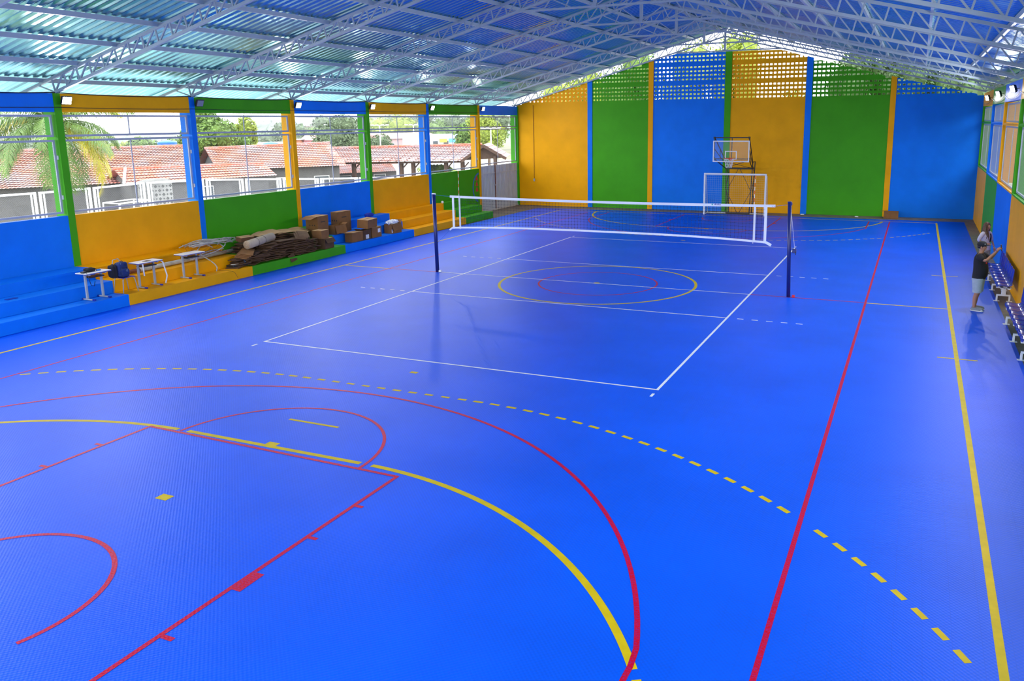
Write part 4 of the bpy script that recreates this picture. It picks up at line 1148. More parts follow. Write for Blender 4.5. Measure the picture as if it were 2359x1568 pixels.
def gable_house(name, label, eL, eR, rL, rR, wall, tilem, inset=.45, windows=0, group=None, cat='house'):
    eL, eR, rL, rR = [Vector(p) for p in (eL, eR, rL, rR)]
    base = (eL + eR) / 2; base.z = ZG
    t = thing(name, label, cat, base, 0, group)
    tile_slope(eL, eR, rL, rR).build('tiled_roof_slope', tilem, t)
    bL, bR = rL + Vector(((rL - eL).x, (rL - eL).y, eL.z - rL.z)), rR + Vector(((rR - eR).x, (rR - eR).y, eR.z - rR.z))
    MB().add([rL, rR, bR, bL], [(0, 1, 2, 3)]).build('rear_roof_slope', tilem, t)
    n = int((rR - rL).length / .4); rc = MB()
    for k in range(n):
        p, q = rL.lerp(rR, k / n), rL.lerp(rR, (k + 1.15) / n)
        rc.tube([p + Vector((0, 0, .02)), q + Vector((0, 0, .05))], [.10, .085], 6)
    rc.build('ridge_caps', tilem, t)
    d = (eR - eL).normalized(); nn = Vector(((rL - eL).x, (rL - eL).y, 0)); nn = (nn - d * nn.dot(d)).normalized()
    a, c = eL + nn * inset + d * inset, eR + nn * inset - d * inset
    a2, c2 = bL - nn * inset + d * inset, bR - nn * inset - d * inset
    zt = eL.z + .05
    vs = [(p.x, p.y, z) for z in (ZG, zt) for p in (a, c, c2, a2)]
    w = MB().add(vs, [(0, 1, 5, 4), (1, 2, 6, 5), (2, 3, 7, 6), (3, 0, 4, 7)]).build('wall', wall, t)
    rm = (rL + rR) / 2
    gL, gR = rL + d * inset, rR - d * inset
    MB().add([(a.x, a.y, zt), (a2.x, a2.y, zt), (gL.x, gL.y, gL.z - .12)], [(0, 1, 2)]).build('gable_wall', wall, t)
    MB().add([(c.x, c.y, zt), (c2.x, c2.y, zt), (gR.x, gR.y, gR.z - .12)], [(0, 1, 2)]).build('gable_wall', wall, t)
    for k in range(windows):
        s = (k + .5) / windows; p = a.lerp(c, s)
        z0, z1 = ZG + 1.0, min(ZG + 2.1, zt - .25)
        fr = MB().bar((p - d * .6 - nn * .02).to_tuple()[:2] + ((z0 + z1) / 2,), (p + d * .6 - nn * .02).to_tuple()[:2] + ((z0 + z1) / 2,), .06, z1 - z0).build('window', WHITEW, t)
        MB().bar((p - d * .54 - nn * .05).to_tuple()[:2] + ((z0 + z1) / 2,), (p + d * .54 - nn * .05).to_tuple()[:2] + ((z0 + z1) / 2,), .04, z1 - z0 - .12).build('pane', WINDG, fr)
    return t
e_, n_ = Vector((.47, .883, 0)), Vector((-.883, .47, 0))
O = Vector((-39.2, 11.8, 0))
def An(s, n, z): p = O + e_ * s + n_ * n; return (p.x, p.y, z)
gable_house('tiled_house', 'long low house with red tiled roof behind the palm', An(-16, 0, 1.15), An(8.8, 0, 1.15), An(-16, 6.7, 3.15), An(8.8, 6.7, 3.25), STUCCO, TILE, windows=0)
we, wn_ = Vector((.348, .937, 0)), Vector((-.937, .348, 0))
w0 = Vector((-35.76, 13.36, 1.22)); w1 = w0 + we * 9.9
tw = gable_house('tiled_wing', 'small tiled roof wing with ridge caps in front of long house', w0, w1, w0 + wn_ * 1.95 + Vector((0, 0, .86)), w1 + wn_ * 1.95 + Vector((0, 0, .80)), STUCCO, TILE, windows=1)
MB().bar((-37.2, 14.6, 2.14), (-35.85, 13.3, 1.30), .16, .05).build('valley_gutter', WHITEP, tw)
be, bn_ = Vector((.547, .837, 0)), Vector((-.837, .547, 0))
b0 = Vector((-41.09, 24.75, 3.0)); b1 = b0 + be * 9.6 + Vector((0, 0, .2))
gable_house('tiled_house', 'second red tiled house beyond the wing, seen above the shelter', b0 - bn_ * 4 - Vector((0, 0, 1.5)), b1 - bn_ * 4 - Vector((0, 0, 1.7)), b0, b1, STUCCO, TILE, windows=3)
gable_house('tiled_house', 'low tiled roof seen between the posts under the shelter eave', (-40.67, 37.73, .25), (-36.6, 44.3, .25), (-43.83, 41.02, 1.2), (-39.8, 47.5, 1.15), STUCCO, TILE, windows=2)
# timber shelter
sh = thing('timber_shelter', 'open timber shelter with wet tiled roof along the yard', 'shelter', (-33, 33, ZG))
eL, eR = Vector((-40.87, 29.03, 1.62)), Vector((-25.28, 35.91, 1.66))
rL, rR = Vector((-42.0, 32.66, 2.62)), Vector((-25.6, 39.94, 2.86))
tile_slope(eL, eR, rL, rR, .24, .40).build('tiled_roof_slope', TILEW, sh)
nn = Vector((-.401, .916, 0))
MB().add([rL, rR, rR + nn * 4 - Vector((0, 0, 1.2)), rL + nn * 4 - Vector((0, 0, 1.0))], [(0, 1, 2, 3)]).build('rear_roof_slope', TILEW, sh)
k_ = int((rR - rL).length / .42); rc = MB()
for k in range(k_): rc.tube([rL.lerp(rR, k / k_) + Vector((0, 0, .02)), rL.lerp(rR, (k + 1.15) / k_) + Vector((0, 0, .06))], [.12, .10], 6)
rc.build('ridge_caps', TILE, sh)
MB().bar(eL + Vector((0, 0, -.06)) + nn * .3, eR + Vector((0, 0, -.06)) + nn * .3, .16, .14).build('eave_beam', WOODD, sh)
for x, y in ((-39.79, 30.14), (-36.46, 31.6), (-33.55, 32.88), (-30.0, 34.43), (-29.12, 34.82), (-26.67, 35.89), (-25.44, 36.43)):
    MB().bar((x, y, ZG), (x, y, 1.62), .26, .26).build('post', WOODD, sh)
    p = Vector((x, y, 1.0)); d = (eR - eL).normalized()
    MB().bar(p, p + d * .5 + Vector((0, 0, .55)), .10, .10).build('knee_brace', WOODD, sh)
for k in range(24):
    p = eL.lerp(eR, (k + .5) / 24) + Vector((0, 0, -.05)); q = rL.lerp(rR, (k + .5) / 24) + Vector((0, 0, -.07))
    MB().bar(p, q, .07, .09).build('rafter', WOODD, sh)
ga = [Vector((-25.23, 35.82, 1.70)), Vector((-23.54, 36.86, 3.0)), Vector((-21.92, 37.32, 1.89))]
ap = ga[1]; ga[1] = (ga[0] + ga[2]) / 2; ga[1].z = 2.95
back = nn * 6
tile_slope(ga[0], ga[0] + back, ga[1], ga[1] + back, .24, .40).build('porch_roof_slope', TILEW, sh)
tile_slope(ga[2], ga[2] + back, ga[1], ga[1] + back, .24, .40).build('porch_roof_slope', TILEW, sh)
for s in (0, 2): MB().bar(ga[s] + Vector((0, 0, -.08)), ga[1] + Vector((0, 0, -.08)), .10, .22).build('barge_board', WOODD, sh)
MB().add([ga[0] + nn * .5, ga[1] + nn * .5 - Vector((0, 0, .1)), ga[2] + nn * .5], [(0, 1, 2)]).build('gable_boards', WOODD, sh)
MB().bar((-22.9, 37.3, ZG), (-22.9, 37.3, 2.0), .24, .24).build('post', WOODD, sh)
# fence panels
FP = [(-36.9, -.2, 1.25), (-35.3, 3.1, 1.3), (-33.82, 6.43, 1.36), (-32.72, 8.75, 1.46), (-31.75, 11.4, 1.58), (-30.5, 14.5, 1.55), (-29.45, 16.6, 1.47), (-28.55, 18.9, 1.36), (-27.65, 21.4, 1.22), (-26.6, 24.2, 1.1), (-25.6, 27.0, 1.0)]
fl = ['white framed mesh fence panel at the far end by the palm', 'white framed mesh fence panel behind the hanging palm fronds', 'white framed mesh fence panel beside the light green reveal', 'white framed mesh fence panel under the palm',
      'white framed mesh fence panel before the patterned screen', 'white framed mesh fence panel behind the blue pillar', 'white framed mesh fence panel in front of a lit house window', 'white framed mesh fence panel below the shelter corner', 'white framed mesh fence panel under the thick timber post', 'white framed mesh fence panel at the shelter end', '']
for i in range(len(FP) - 1):
    a, c = Vector(FP[i]), Vector(FP[i + 1]); d = (c - a); d.z = 0; L_ = d.length; d.normalize()
    t = thing('fence_panel', fl[i], 'fence', ((a.x + c.x) / 2, (a.y + c.y) / 2, ZG), 0, 'white mesh fence around the yard')
    a2, c2 = a + d * .12, c - d * .12
    for p in (a2, c2): MB().bar((p.x, p.y, ZG), (p.x, p.y, p.z), .10, .10).build('fence_post', WHITEP, t)
    for p in (a2 + d * .17, c2 - d * .17): MB().bar((p.x, p.y, ZG + .3), (p.x, p.y, p.z - .02), .06, .06).build('panel_upright', WHITEP, t)
    MB().bar(a2 + Vector((0, 0, -.05)), c2 + Vector((0, 0, -.05)), .10, .10).build('top_rail', WHITEP, t)
    MB().bar((a2.x, a2.y, ZG + .3), (c2.x, c2.y, ZG + .3), .07, .07).build('bottom_rail', WHITEP, t)
    b = wire_mesh(L_ - .5, a.z - ZG - .4, .10, .0022)
    M3 = Matrix(((0, d.x, 0), (0, d.y, 0), (0, 0, 1)))
    nrm = Vector((-d.y, d.x, 0))
    b.v = [tuple(Vector((a.x, a.y, ZG + .32)) + d * (.25 + p[1]) + nrm * p[0] + Vector((0, 0, p[2]))) for p in b.v]
    o = b.build('fence_netting', WIRE, t); o['kind'] = 'stuff'
# patterned screen behind the fence
sc = thing('lattice_screen', 'white patterned screen with arched top standing behind the fence', 'screen', (-31.6, 12.2, ZG))
p, q = Vector((-31.4, 10.9, 0)), Vector((-30.9, 12.8, 0)); d = (q - p).normalized(); Ls = (q - p).length
nrm = Vector((-d.y, d.x, 0)); off = nrm * .55
pr = [(0, ZG), (Ls, ZG)] + [(Ls * (1 - k / 12), 1.62 + .14 * math.sin(PI * k / 12)) for k in range(13)]
vs = [tuple(p + off + d * s + Vector((0, 0, z))) for s, z in pr] + [tuple(p + off + nrm * .05 + d * s + Vector((0, 0, z))) for s, z in pr]
n = len(pr)
MB().add(vs, [tuple(range(n)), tuple(reversed(range(n, 2 * n)))] + [(i, (i + 1) % n, n + (i + 1) % n, n + i) for i in range(n)]).build('screen_board', mat('weathered_white_board', (.34, .33, .31), .9, noise=.15, nscale=3), sc)
b = MB()
for i in range(9):
    for j in range(8):
        c = p + off - nrm * .01 + d * (Ls * (i + .5) / 9) + Vector((0, 0, ZG + .9 + .24 * j))
        h = .10 if (i + j) % 2 else .06
        b.add([c - d * h, c - Vector((0, 0, h)), c + d * h, c + Vector((0, 0, h))], [(0, 1, 2, 3)])
b.build('pattern_diamonds', STUCCO, sc)
# goal in the yard
yg = thing('yard_goal', 'small white goal frame standing in the yard', 'goal', (-28.2, 7.6, ZG))
for p in ((-28.04, 6.65), (-28.36, 8.72)):
    MB().bar((p[0], p[1], ZG), (p[0], p[1], .9), .07, .07).build('upright', WHITEP, yg)
    MB().bar((p[0], p[1], .9), (p[0] - 1.3, p[1] + .1, .9), .05, .05).build('top_stay', WHITEP, yg)
    MB().bar((p[0] - 1.3, p[1] + .1, .9), (p[0] - 1.5, p[1] + .1, ZG), .05, .05).build('back_stay', WHITEP, yg)
MB().bar((-28.04, 6.65, .9), (-28.36, 8.72, .9), .07, .07).build('crossbar', WHITEP, yg)
MB().bar((-29.34, 6.75, .9), (-29.66, 8.82, .9), .05, .05).build('rear_bar', WHITEP, yg)

# ------------------------------------------------------------------ palm tree
def frond(az, el, L, m, seed, droop):
    r = random.Random(seed); n = 22; pts = []
    p = Vector((0, 0, 0)); e = math.radians(el); h = Vector((math.cos(az), math.sin(az), 0))
    for i in range(n + 1):
        pts.append(p.copy())
        e2 = e - droop * (i / n) ** 1.25
        p = p + (h * math.cos(e2) + Vector((0, 0, 1)) * math.sin(e2)) * (L / n)
    b = MB(); b.tube(pts, [.032 * (1 - .85 * i / n) + .004 for i in range(n + 1)], 5)
    side0 = Vector((-h.y, h.x, 0))
    K = 52
    for k in range(4, K):
        s = k / K; i = min(int(s * n), n - 1); q = pts[i].lerp(pts[i + 1], s * n - i)
        tan = (pts[i + 1] - pts[i]).normalized()
        ll = L * .24 * math.sin(PI * (.12 + .84 * s)) ** .7
        for sd in (-1, 1):
            up = Vector((0, 0, 1))
            d = (side0 * sd * .75 + tan * .62 + up * r.uniform(-.15, .15)).normalized()
            m1 = q + d * ll * .5 - up * ll * .06; tip = q + d * ll * .8 - up * ll * (.45 + .25 * r.random())
            w = tan * .024
            b.add([q - w, q + w, m1 + w * 1.2, m1 - w * 1.2, tip], [(0, 1, 2, 3), (3, 2, 4)])
    return b
palm = thing('palm_tree', 'coconut palm with drooping fronds just outside the mesh window', 'palm tree', (-24.5, 1.2, ZG))
pb = [Vector((-24.3, 1.1, ZG)), Vector((-24.45, 1.2, 1.0)), Vector((-24.5, 1.2, 2.8)), Vector((-24.5, 1.2, 4.8))]
MB().tube(pb, [.19, .15, .13, .12], 10).build('trunk', BARK, palm, True)
r4 = random.Random(11)
# azimuth, elevation, length, colour, droop  (image-right is roughly (0.92, 0.40))
FR = []
for k in range(26):
    az = 2 * PI * k / 26 * 5 + r4.uniform(-.15, .15)
    el = (70, 45, 20, -5, 5, -25)[k % 6] + r4.uniform(-8, 8)
    FR.append((az, el, r4.uniform(2.9, 3.8), 1 if k % 5 == 1 else 0, r4.uniform(1.3, 2.1)))
FR += [(.41, 30, 3.5, 0, .95), (.1, 5, 3.4, 0, 1.25), (.6, -20, 3.2, 1, 1.2), (3.4, 15, 3.9, 1, 1.3), (3.6, -15, 3.2, 0, 1.2)]
for k, (az, el, L_, c, dr) in enumerate(FR):
    b = frond(az, el, L_, None, k, dr)
    o = b.build('frond', PALML[c], palm, lf=True); o.location = (0, 0, 4.85 - ZG)
for k in range(5):
    a = 2 * PI * k / 5
    soft('coconut', (-24.5 + .2 * math.cos(a), 1.2 + .2 * math.sin(a), 4.62), (.2, .2, .24), PALML[1], palm, .02, k, p=2)

# ------------------------------------------------------------------ broadleaf trees
def tree(name, label, c, r, m, n, size, seed, group, trunk=True, blobs=9):
    rr = random.Random(seed); c = Vector(c)
    t = thing(name, label, 'tree', (c.x, c.y, ZG), 0, group)
    B = []
    for k in range(blobs):
        d = Vector((rr.gauss(0, 1), rr.gauss(0, 1), rr.gauss(0, .8))).normalized() * rr.uniform(.3, .68)
        B.append((Vector((d.x * r[0], d.y * r[1], d.z * r[2])), rr.uniform(.34, .52)))
    b = MB(); V = b.v; Fc = b.f
    for i in range(n):
        bc, br = B[rr.randrange(blobs)]
        d = Vector((rr.gauss(0, 1), rr.gauss(0, 1), rr.gauss(0, 1) + .25)).normalized()
        q = bc + Vector((d.x * r[0], d.y * r[1], d.z * r[2])) * br * rr.uniform(.78, 1.06)
        nrm = (d + Vector((rr.gauss(0, .6), rr.gauss(0, .6), rr.gauss(0, .6)))).normalized()
        a = nrm.orthogonal().normalized(); a = (Matrix.Rotation(rr.uniform(0, 6.28), 3, nrm) @ a); w = nrm.cross(a)
        s = size * rr.uniform(.6, 1.3); o = len(V)
        V.append(tuple(c + q - a * s * .5)); V.append(tuple(c + q + w * s * .22)); V.append(tuple(c + q + a * s * .5)); V.append(tuple(c + q - w * s * .22))
        Fc.append((o, o + 1, o + 2, o + 3))
    me = bpy.data.meshes.new('crown'); me.from_pydata(b.v, [], b.f); me.materials.append(m); me.update()
    link('crown', me, t)
    # inner mass so that light does not pass straight through
    im = bmesh.new(); bmesh.ops.create_icosphere(im, subdivisions=2, radius=1)
    core = MB()
    for bc, br in B:
        core.add([tuple(c + bc + Vector((v.co.x * r[0], v.co.y * r[1], v.co.z * r[2])) * br * .72) for v in im.verts], [tuple(v.index for v in f.verts) for f in im.faces])
    im.free(); core.build('crown_core', m, t)
    if trunk:
        top = c + Vector((0, 0, -r[2] * .2))
        MB().tube([(c.x, c.y, ZG), (c.x + .1, c.y, ZG + (c.z - ZG) * .5), top], [r[0] * .09, r[0] * .07, r[0] * .045], 8).build('trunk', BARK, t, True)
        for k in range(4):
            bc = B[k][0]
            MB().tube([(c.x + .05, c.y, ZG + (c.z - ZG) * .55), c + bc * .55, c + bc], [r[0] * .04, r[0] * .03, r[0] * .015], 6).build('branch', BARK, t, True)
    return t
GY = 'trees around the yard'
tree('mango_tree', 'big dark mango tree behind the blue pillar window', (-44.6, 27.9, 3.5), (3.5, 2.8, 2.9), TREEG[0], 11000, .30, 1, GY)
tree('mango_tree', 'lighter rounded tree behind the mango with yellow green top', (-46.2, 33.6, 4.0), (2.0, 1.8, 2.7), TREEG[1], 6500, .30, 2, GY)
tree('garden_tree', 'low bushy tree between the two mango trees', (-45.0, 31.2, 2.9), (2.8, 1.8, 1.6), TREEG[0], 4500, .28, 3, GY)
tree('garden_tree', 'broad dome shaped tree beyond the shelter roof', (-50.2, 54.0, 3.1), (5.2, 3.4, 3.0), TREEG[3], 7000, .36, 4, GY)
tree('garden_tree', 'smaller bush tree hiding the pale long house corner', (-52.0, 61.0, 1.9), (2.6, 2.2, 1.9), TREEG[3], 3500, .36, 5, GY)
tree('garden_tree', 'tall airy yellow green tree above the sheet gate', (-37.4, 63.4, 3.2), (3.6, 3.0, 3.4), TREEG[1], 7000, .40, 6, GY)
tree('garden_tree', 'darker tree beside the airy tree above the gate', (-41.5, 66.5, 2.6), (3.0, 2.4, 2.8), TREEG[0], 4500, .40, 7, GY)
tree('garden_bush', 'green bush growing under the shelter between two posts', (-30.6, 40.5, .6), (1.6, 1.3, .9), TREEG[0], 2200, .25, 8, GY, False, 6)
tree('garden_bush', 'low flowering bush beside the paved yard', (-34.5, 47, .1), (2.2, 1.5, .8), TREEG[1], 1800, .28, 9, GY, False, 6)
FT = [((-92.1, 89.5, 1.5), (4.6, 4, 3.4), 3), ((-98, 98, 2.2), (5.2, 4, 3.4), 3), ((-106, 117, 2.6), (7, 5, 4.2), 3), ((-101, 108, 1.8), (5, 4, 3.2), 0), ((-107, 139, 3.2), (8, 6, 4.2), 3), ((-116, 157, 3.4), (8, 6, 4.8), 0), ((-104, 151, 4.0), (7, 6, 4.6), 3), ((-89, 136, 4.0), (6, 5, 4.4), 0),
      ((-84, 138, 3.8), (6, 5, 4.2), 3), ((-78, 140, 3.8), (6, 5, 4.0), 0), ((-95, 65.5, .9), (4.6, 3.4, 2.6), 0), ((-98.6, 64, .9), (4.2, 3, 2.4), 1), ((-90.4, 67.5, .8), (3.6, 3, 2.5), 0), ((-112, 60, .8), (5, 4, 2.6), 3), ((-86, 72, .9), (3.8, 3, 2.6), 3), ((-96, 128, 3.2), (6, 5, 4.2), 1), ((-128, 150, 3.0), (9, 7, 5.0), 3), ((-72, 128, 3.4), (5, 4, 3.8), 3)]
FL = ['hazy tree at the edge of the town roofs', 'hazy round tree behind the pink house', 'wide hazy tree on the slope above the pink house', 'mid green tree beneath the hazy slope', 'wide hazy tree below the upper block', 'mid green tree on the slope above the long pink house',
      'hazy tree over the long pink house roof', 'mid green tree over the pale blue building', 'hazy tree behind the pale blue building', 'mid green tree at the end of the pale blue building', 'small tree over the red ridge beside the palm', 'yellow green tree over the red ridge beside the palm',
      'small tree over the red ridge near the water tank', 'hazy tree far behind the palm fronds', 'hazy tree right of the blue water tank', 'yellow green tree on the slope behind the light poles', 'hazy treetop beside the upper block', 'hazy treetop behind the yellow pillar window']
for k, ((c, r, g_), lb) in enumerate(zip(FT, FL)):
    tree('distant_tree', lb, c, r, TREEG[g_], 1500, .75, 40 + k, 'trees on the far slope', False, 8)
GT = [((-13.6, 32.6, 5.8), (2.8, 2.4, 3.0), 1, 'yellow green tree behind the far corner by the gate'), ((-10.2, 33.2, 6.3), (2.8, 2.4, 3.2), 0, 'leafy tree behind the green pierced gable panel nearest the gate'), ((-6.6, 33.6, 7.2), (2.6, 2.4, 3.4), 1, 'leafy tree behind the blue pierced gable panel'), ((-3.4, 35.2, 7.0), (2.1, 2.0, 4.2), 1, 'tall slim tree rising above the gable top'),
      ((4.8, 33.2, 6.4), (2.5, 2.2, 3.9), 2, 'leafy tree behind the green pierced gable panel by the hoop'), ((8.2, 33.6, 6.2), (2.9, 2.4, 3.7), 2, 'dark tree behind the bench end of the gable'), ((12.0, 34.8, 5.8), (2.9, 2.4, 3.8), 2, 'dark tree beyond the corner by the bench wall'), ((1.2, 37.0, 4.0), (2.6, 2.0, 3.0), 1, 'low yellow green tree behind the yellow pierced panel')]
for k, (c, r, g_, lb) in enumerate(GT):
    tree('gable_tree', lb, c, r, TREEG[g_], 5200, .26, 80 + k, 'trees behind the end wall', True, 9)

# unseen trees added along the bench side to block sky light
for k, (x, y, z, r_) in enumerate(((19.0, 24.0, 4.6, 3.6), (20.5, 16.5, 4.9, 3.9), (19.5, 9.5, 4.6, 3.6), (20.5, 2.5, 5.0, 3.9), (19.6, -4.5, 4.6, 3.7), (20.6, -11.5, 4.9, 3.8), (19.6, -19.0, 4.7, 3.8))):
    tree('light_block_tree', ('unseen tree added to block sky light near the end wall corner', 'unseen tree added to block sky light at the second bench side window', 'unseen tree added to block sky light at the third bench side window', 'unseen tree added to block sky light behind the first bench', 'unseen tree added to block sky light behind the second bench', 'unseen tree added to block sky light at the near bench side windows', 'unseen tree added to block sky light by the camera end')[k],
         (x, y, z), (r_, r_, r_ * 1.05), TREEG[2], 2600, .5, 120 + k, 'added light blocking trees outside the bench wall', True, 9)

# ------------------------------------------------------------------ town houses, tanks, light poles, hill
def block(name, label, p, q, depth, z0, z1, wall, roofm=None, nwin=0, rise=0.0):
    p, q = Vector((p[0], p[1], 0)), Vector((q[0], q[1], 0)); d = (q - p).normalized(); nn = Vector((-d.y, d.x, 0))
    t = thing(name, label, 'building', ((p.x + q.x) / 2, (p.y + q.y) / 2, z0), 0, 'town buildings')
    c = [p, q, q + nn * depth, p + nn * depth]
    MB().add([(v.x, v.y, z) for z in (z0, z1) for v in c], [(0, 1, 5, 4), (1, 2, 6, 5), (2, 3, 7, 6), (3, 0, 4, 7), (4, 5, 6, 7)]).build('walls', wall, t)
    if roofm:
        o_ = .5
        e0, e1 = p - d * o_ - nn * o_, q + d * o_ - nn * o_
        r0, r1 = p - d * o_ + nn * depth / 2, q + d * o_ + nn * depth / 2
        k0, k1 = p - d * o_ + nn * (depth + o_), q + d * o_ + nn * (depth + o_)
        zr = z1 + rise
        MB().add([(e0.x, e0.y, z1), (e1.x, e1.y, z1), (r1.x, r1.y, zr), (r0.x, r0.y, zr), (k0.x, k0.y, z1), (k1.x, k1.y, z1)], [(0, 1, 2, 3), (3, 2, 5, 4), (0, 3, 4), (1, 5, 2)]).build('roof', roofm, t)
    L_ = (q - p).length
    for k in range(nwin):
        c = p + d * L_ * (k + .5) / nwin - nn * .03; w = min(.6, L_ / nwin * .3); zc = z0 + (z1 - z0) * .55; h = (z1 - z0) * .22
        fr = MB().bar(c - d * w + Vector((0, 0, zc)), c + d * w + Vector((0, 0, zc)), .06, 2 * h).build('window', WHITEW, t)
        MB().bar(c - d * w * .85 - nn * .05 + Vector((0, 0, zc)), c + d * w * .85 - nn * .05 + Vector((0, 0, zc)), .04, 1.7 * h).build('pane', WINDG, fr)
    return t
PINKR = mat('pink_metal_roof', (0.60, 0.30, 0.30), .6, noise=.1, nscale=1)
block('town_house', 'pink house with gable roof and row of windows', (-81.0, 82.7), (-78.2, 83.9), 5, ZG, 2.3, PINKW, PINKR, 4, .7)
block('town_house', 'small orange house beside the pink house', (-82.2, 80.0), (-80.4, 80.75), 4, ZG, 2.4, ORANW, GREYROOF, 1, .15)
block('long_hall', 'long pale pink building with pink metal roof', (-81.2, 104.7), (-76.6, 116.5), 9, ZG, 2.0, mat('pale_pink_wall', (.66, .42, .40), .85), PINKR, 4, 1.0)
bb_ = block('civic_building', 'pale blue building with yellow and cyan banners', (-68.1, 99.4), (-64.0, 110.0), 8, ZG, 2.75, BLUEW, None, 5)
for s0, s1, m in ((.18, .32, YELB), (.36, .48, CYANB), (.52, .64, YELB), (.68, .95, CYANB)):
    p, q = Vector((-68.1, 99.4, 1.75)), Vector((-64.0, 110.0, 1.75)); nn2 = Vector((.93, -.36, 0)) * .08
    MB().bar(p.lerp(q, s0) + nn2, p.lerp(q, s1) + nn2, .05, .6).build('banner', m, bb_)
block('upper_block', 'faint upper building with grey roof on the slope', (-133.2, 149.3), (-128.4, 157.0), 10, ZG, 4.3, mat('dull_orange_wall', (.5, .26, .18), .85), GREYROOF, 4, 1.0)
block('shed', 'grey roofed shed among trees beyond the red ridge', (-62.5, 51.8), (-60.5, 58.0), 5, ZG, 2.0, CREAMW, GREYROOF, 2, .7)
block('shed', 'low white shed below the garden tree', (-56.8, 70.0), (-53.8, 77.0), 5, ZG, 1.0, WHITEW, GREYROOF, 2, .5)
for (x, y, z), lb in (((-54.6, 33.3, 2.75), 'blue water tank on a stand above the red ridge'), ((-56.8, 49.0, 2.2), 'blue water tank behind the second red roof')):
    t = thing('water_tank', lb, 'water tank', (x, y, ZG))
    MB().lathe([(.75, 0), (.85, .45), (.86, .5), (.80, .56), (.3, .68), (.05, .70)], (x, y, z), 20).build('tank_body', TANKB, t, True)
    MB().lathe([(.95, -.12), (.95, 0)], (x, y, z), 16).build('platform', CREAMW, t)
    for s in (-.6, .6):
        MB().bar((x + s, y - .4, ZG), (x + s, y - .4, z - .12), .16, .16).build('stand_post', CREAMW, t)
        MB().bar((x + s, y + .4, ZG), (x + s, y + .4, z - .12), .16, .16).build('stand_post', CREAMW, t)
PL = [((-53.9, 56.2), 4.6, 'floodlight pole nearest the dome shaped tree'), ((-55.4, 61.1), 4.0, 'thin pole behind the dome shaped tree'), ((-48.95, 58.3), 4.5, 'floodlight pole in front of the bush tree'), ((-48.2, 64.2), 4.5, 'floodlight pole in front of the long pink building'), ((-32.4, 54.5), 4.1, 'floodlight pole in front of the airy tree'), ((-73.4, 64.0), 2.9, 'thin pole among the roofs behind the mango'), ((-68.0, 44.2), 3.6, 'dark thin mast above the red ridge')]
for (p, z, lb) in PL:
    t = thing('light_pole', lb, 'pole', (p[0], p[1], ZG), 0, 'poles around the yard')
    MB().tube([(p[0], p[1], ZG), (p[0], p[1], z)], [.09, .06], 8).build('mast', WHITEP if 'thin' not in lb else GREYM, t, True)
    if 'floodlight' in lb:
        MB().bar((p[0] - .9, p[1] - .4, z), (p[0] + .9, p[1] + .4, z), .06, .06).build('cross_arm', WHITEP, t)
        for s in (-.8, -.3, .3, .8): MB().cbox((p[0] + s, p[1] + s * .44, z + .06), (.34, .30, .10), rz=.4).build('lamp_head', WHITEP, t)
# hill
hv = [(-400, 120, -1), (-283, 137, .2), (-227, 163, 1.2), (-221, 188, 2.0), (-228, 231, 6.0), (-233, 262, 8.0), (-226, 299, 9.2), (-219, 325, 10.2), (-200, 333, 10.2), (-161, 350, 10.4), (-100, 380, 10.0), (0, 420, 9.0)]
hm = MB(); rows_ = []
r5 = random.Random(2); Q = []
for i in range(len(hv) - 1):
    for k in range(14):
        a, c = Vector(hv[i]), Vector(hv[i + 1]); Q.append(a.lerp(c, k / 14))
NQ = len(Q); lev = 7
for j in range(lev):
    s = j / (lev - 1)
    for q in Q:
        d = Vector((q.x + 8, q.y + 22, 0)).normalized()
        z = ZG - 1 + (q.z - ZG + 1) * math.sin(s * PI / 2)
        pt = q + d * (s * 90 - 90); hm.v.append((pt.x + r5.uniform(-2, 2), pt.y + r5.uniform(-2, 2), z + (r5.uniform(-.7, .7) if j else 0)))
for j in range(lev - 1):
    for i in range(NQ - 1): hm.f.append((j * NQ + i, j * NQ + i + 1, (j + 1) * NQ + i + 1, (j + 1) * NQ + i))
h = hm.build('hill', HILLM, None, True); tag(h, 'low wooded hill fading in the mist', None, None, 'structure')

# mist over the far slope
hz = MB().box(-420, 18, ZG + .05, -62, 460, 26).build('mist', None)
vm = bpy.data.materials.new('thin_mist'); vm.use_nodes = True; nt = vm.node_tree
for n_ in list(nt.nodes): nt.nodes.remove(n_)
vo = nt.nodes.new('ShaderNodeOutputMaterial'); vs_ = nt.nodes.new('ShaderNodeVolumeScatter')
vs_.inputs['Color'].default_value = (.92, .95, 1, 1); vs_.inputs['Density'].default_value = 0.0018
nt.links.new(vs_.outputs[0], vo.inputs['Volume']); hz.data.materials.append(vm)
tag(hz, 'thin mist hanging over the distant slope', 'mist', None, 'stuff')

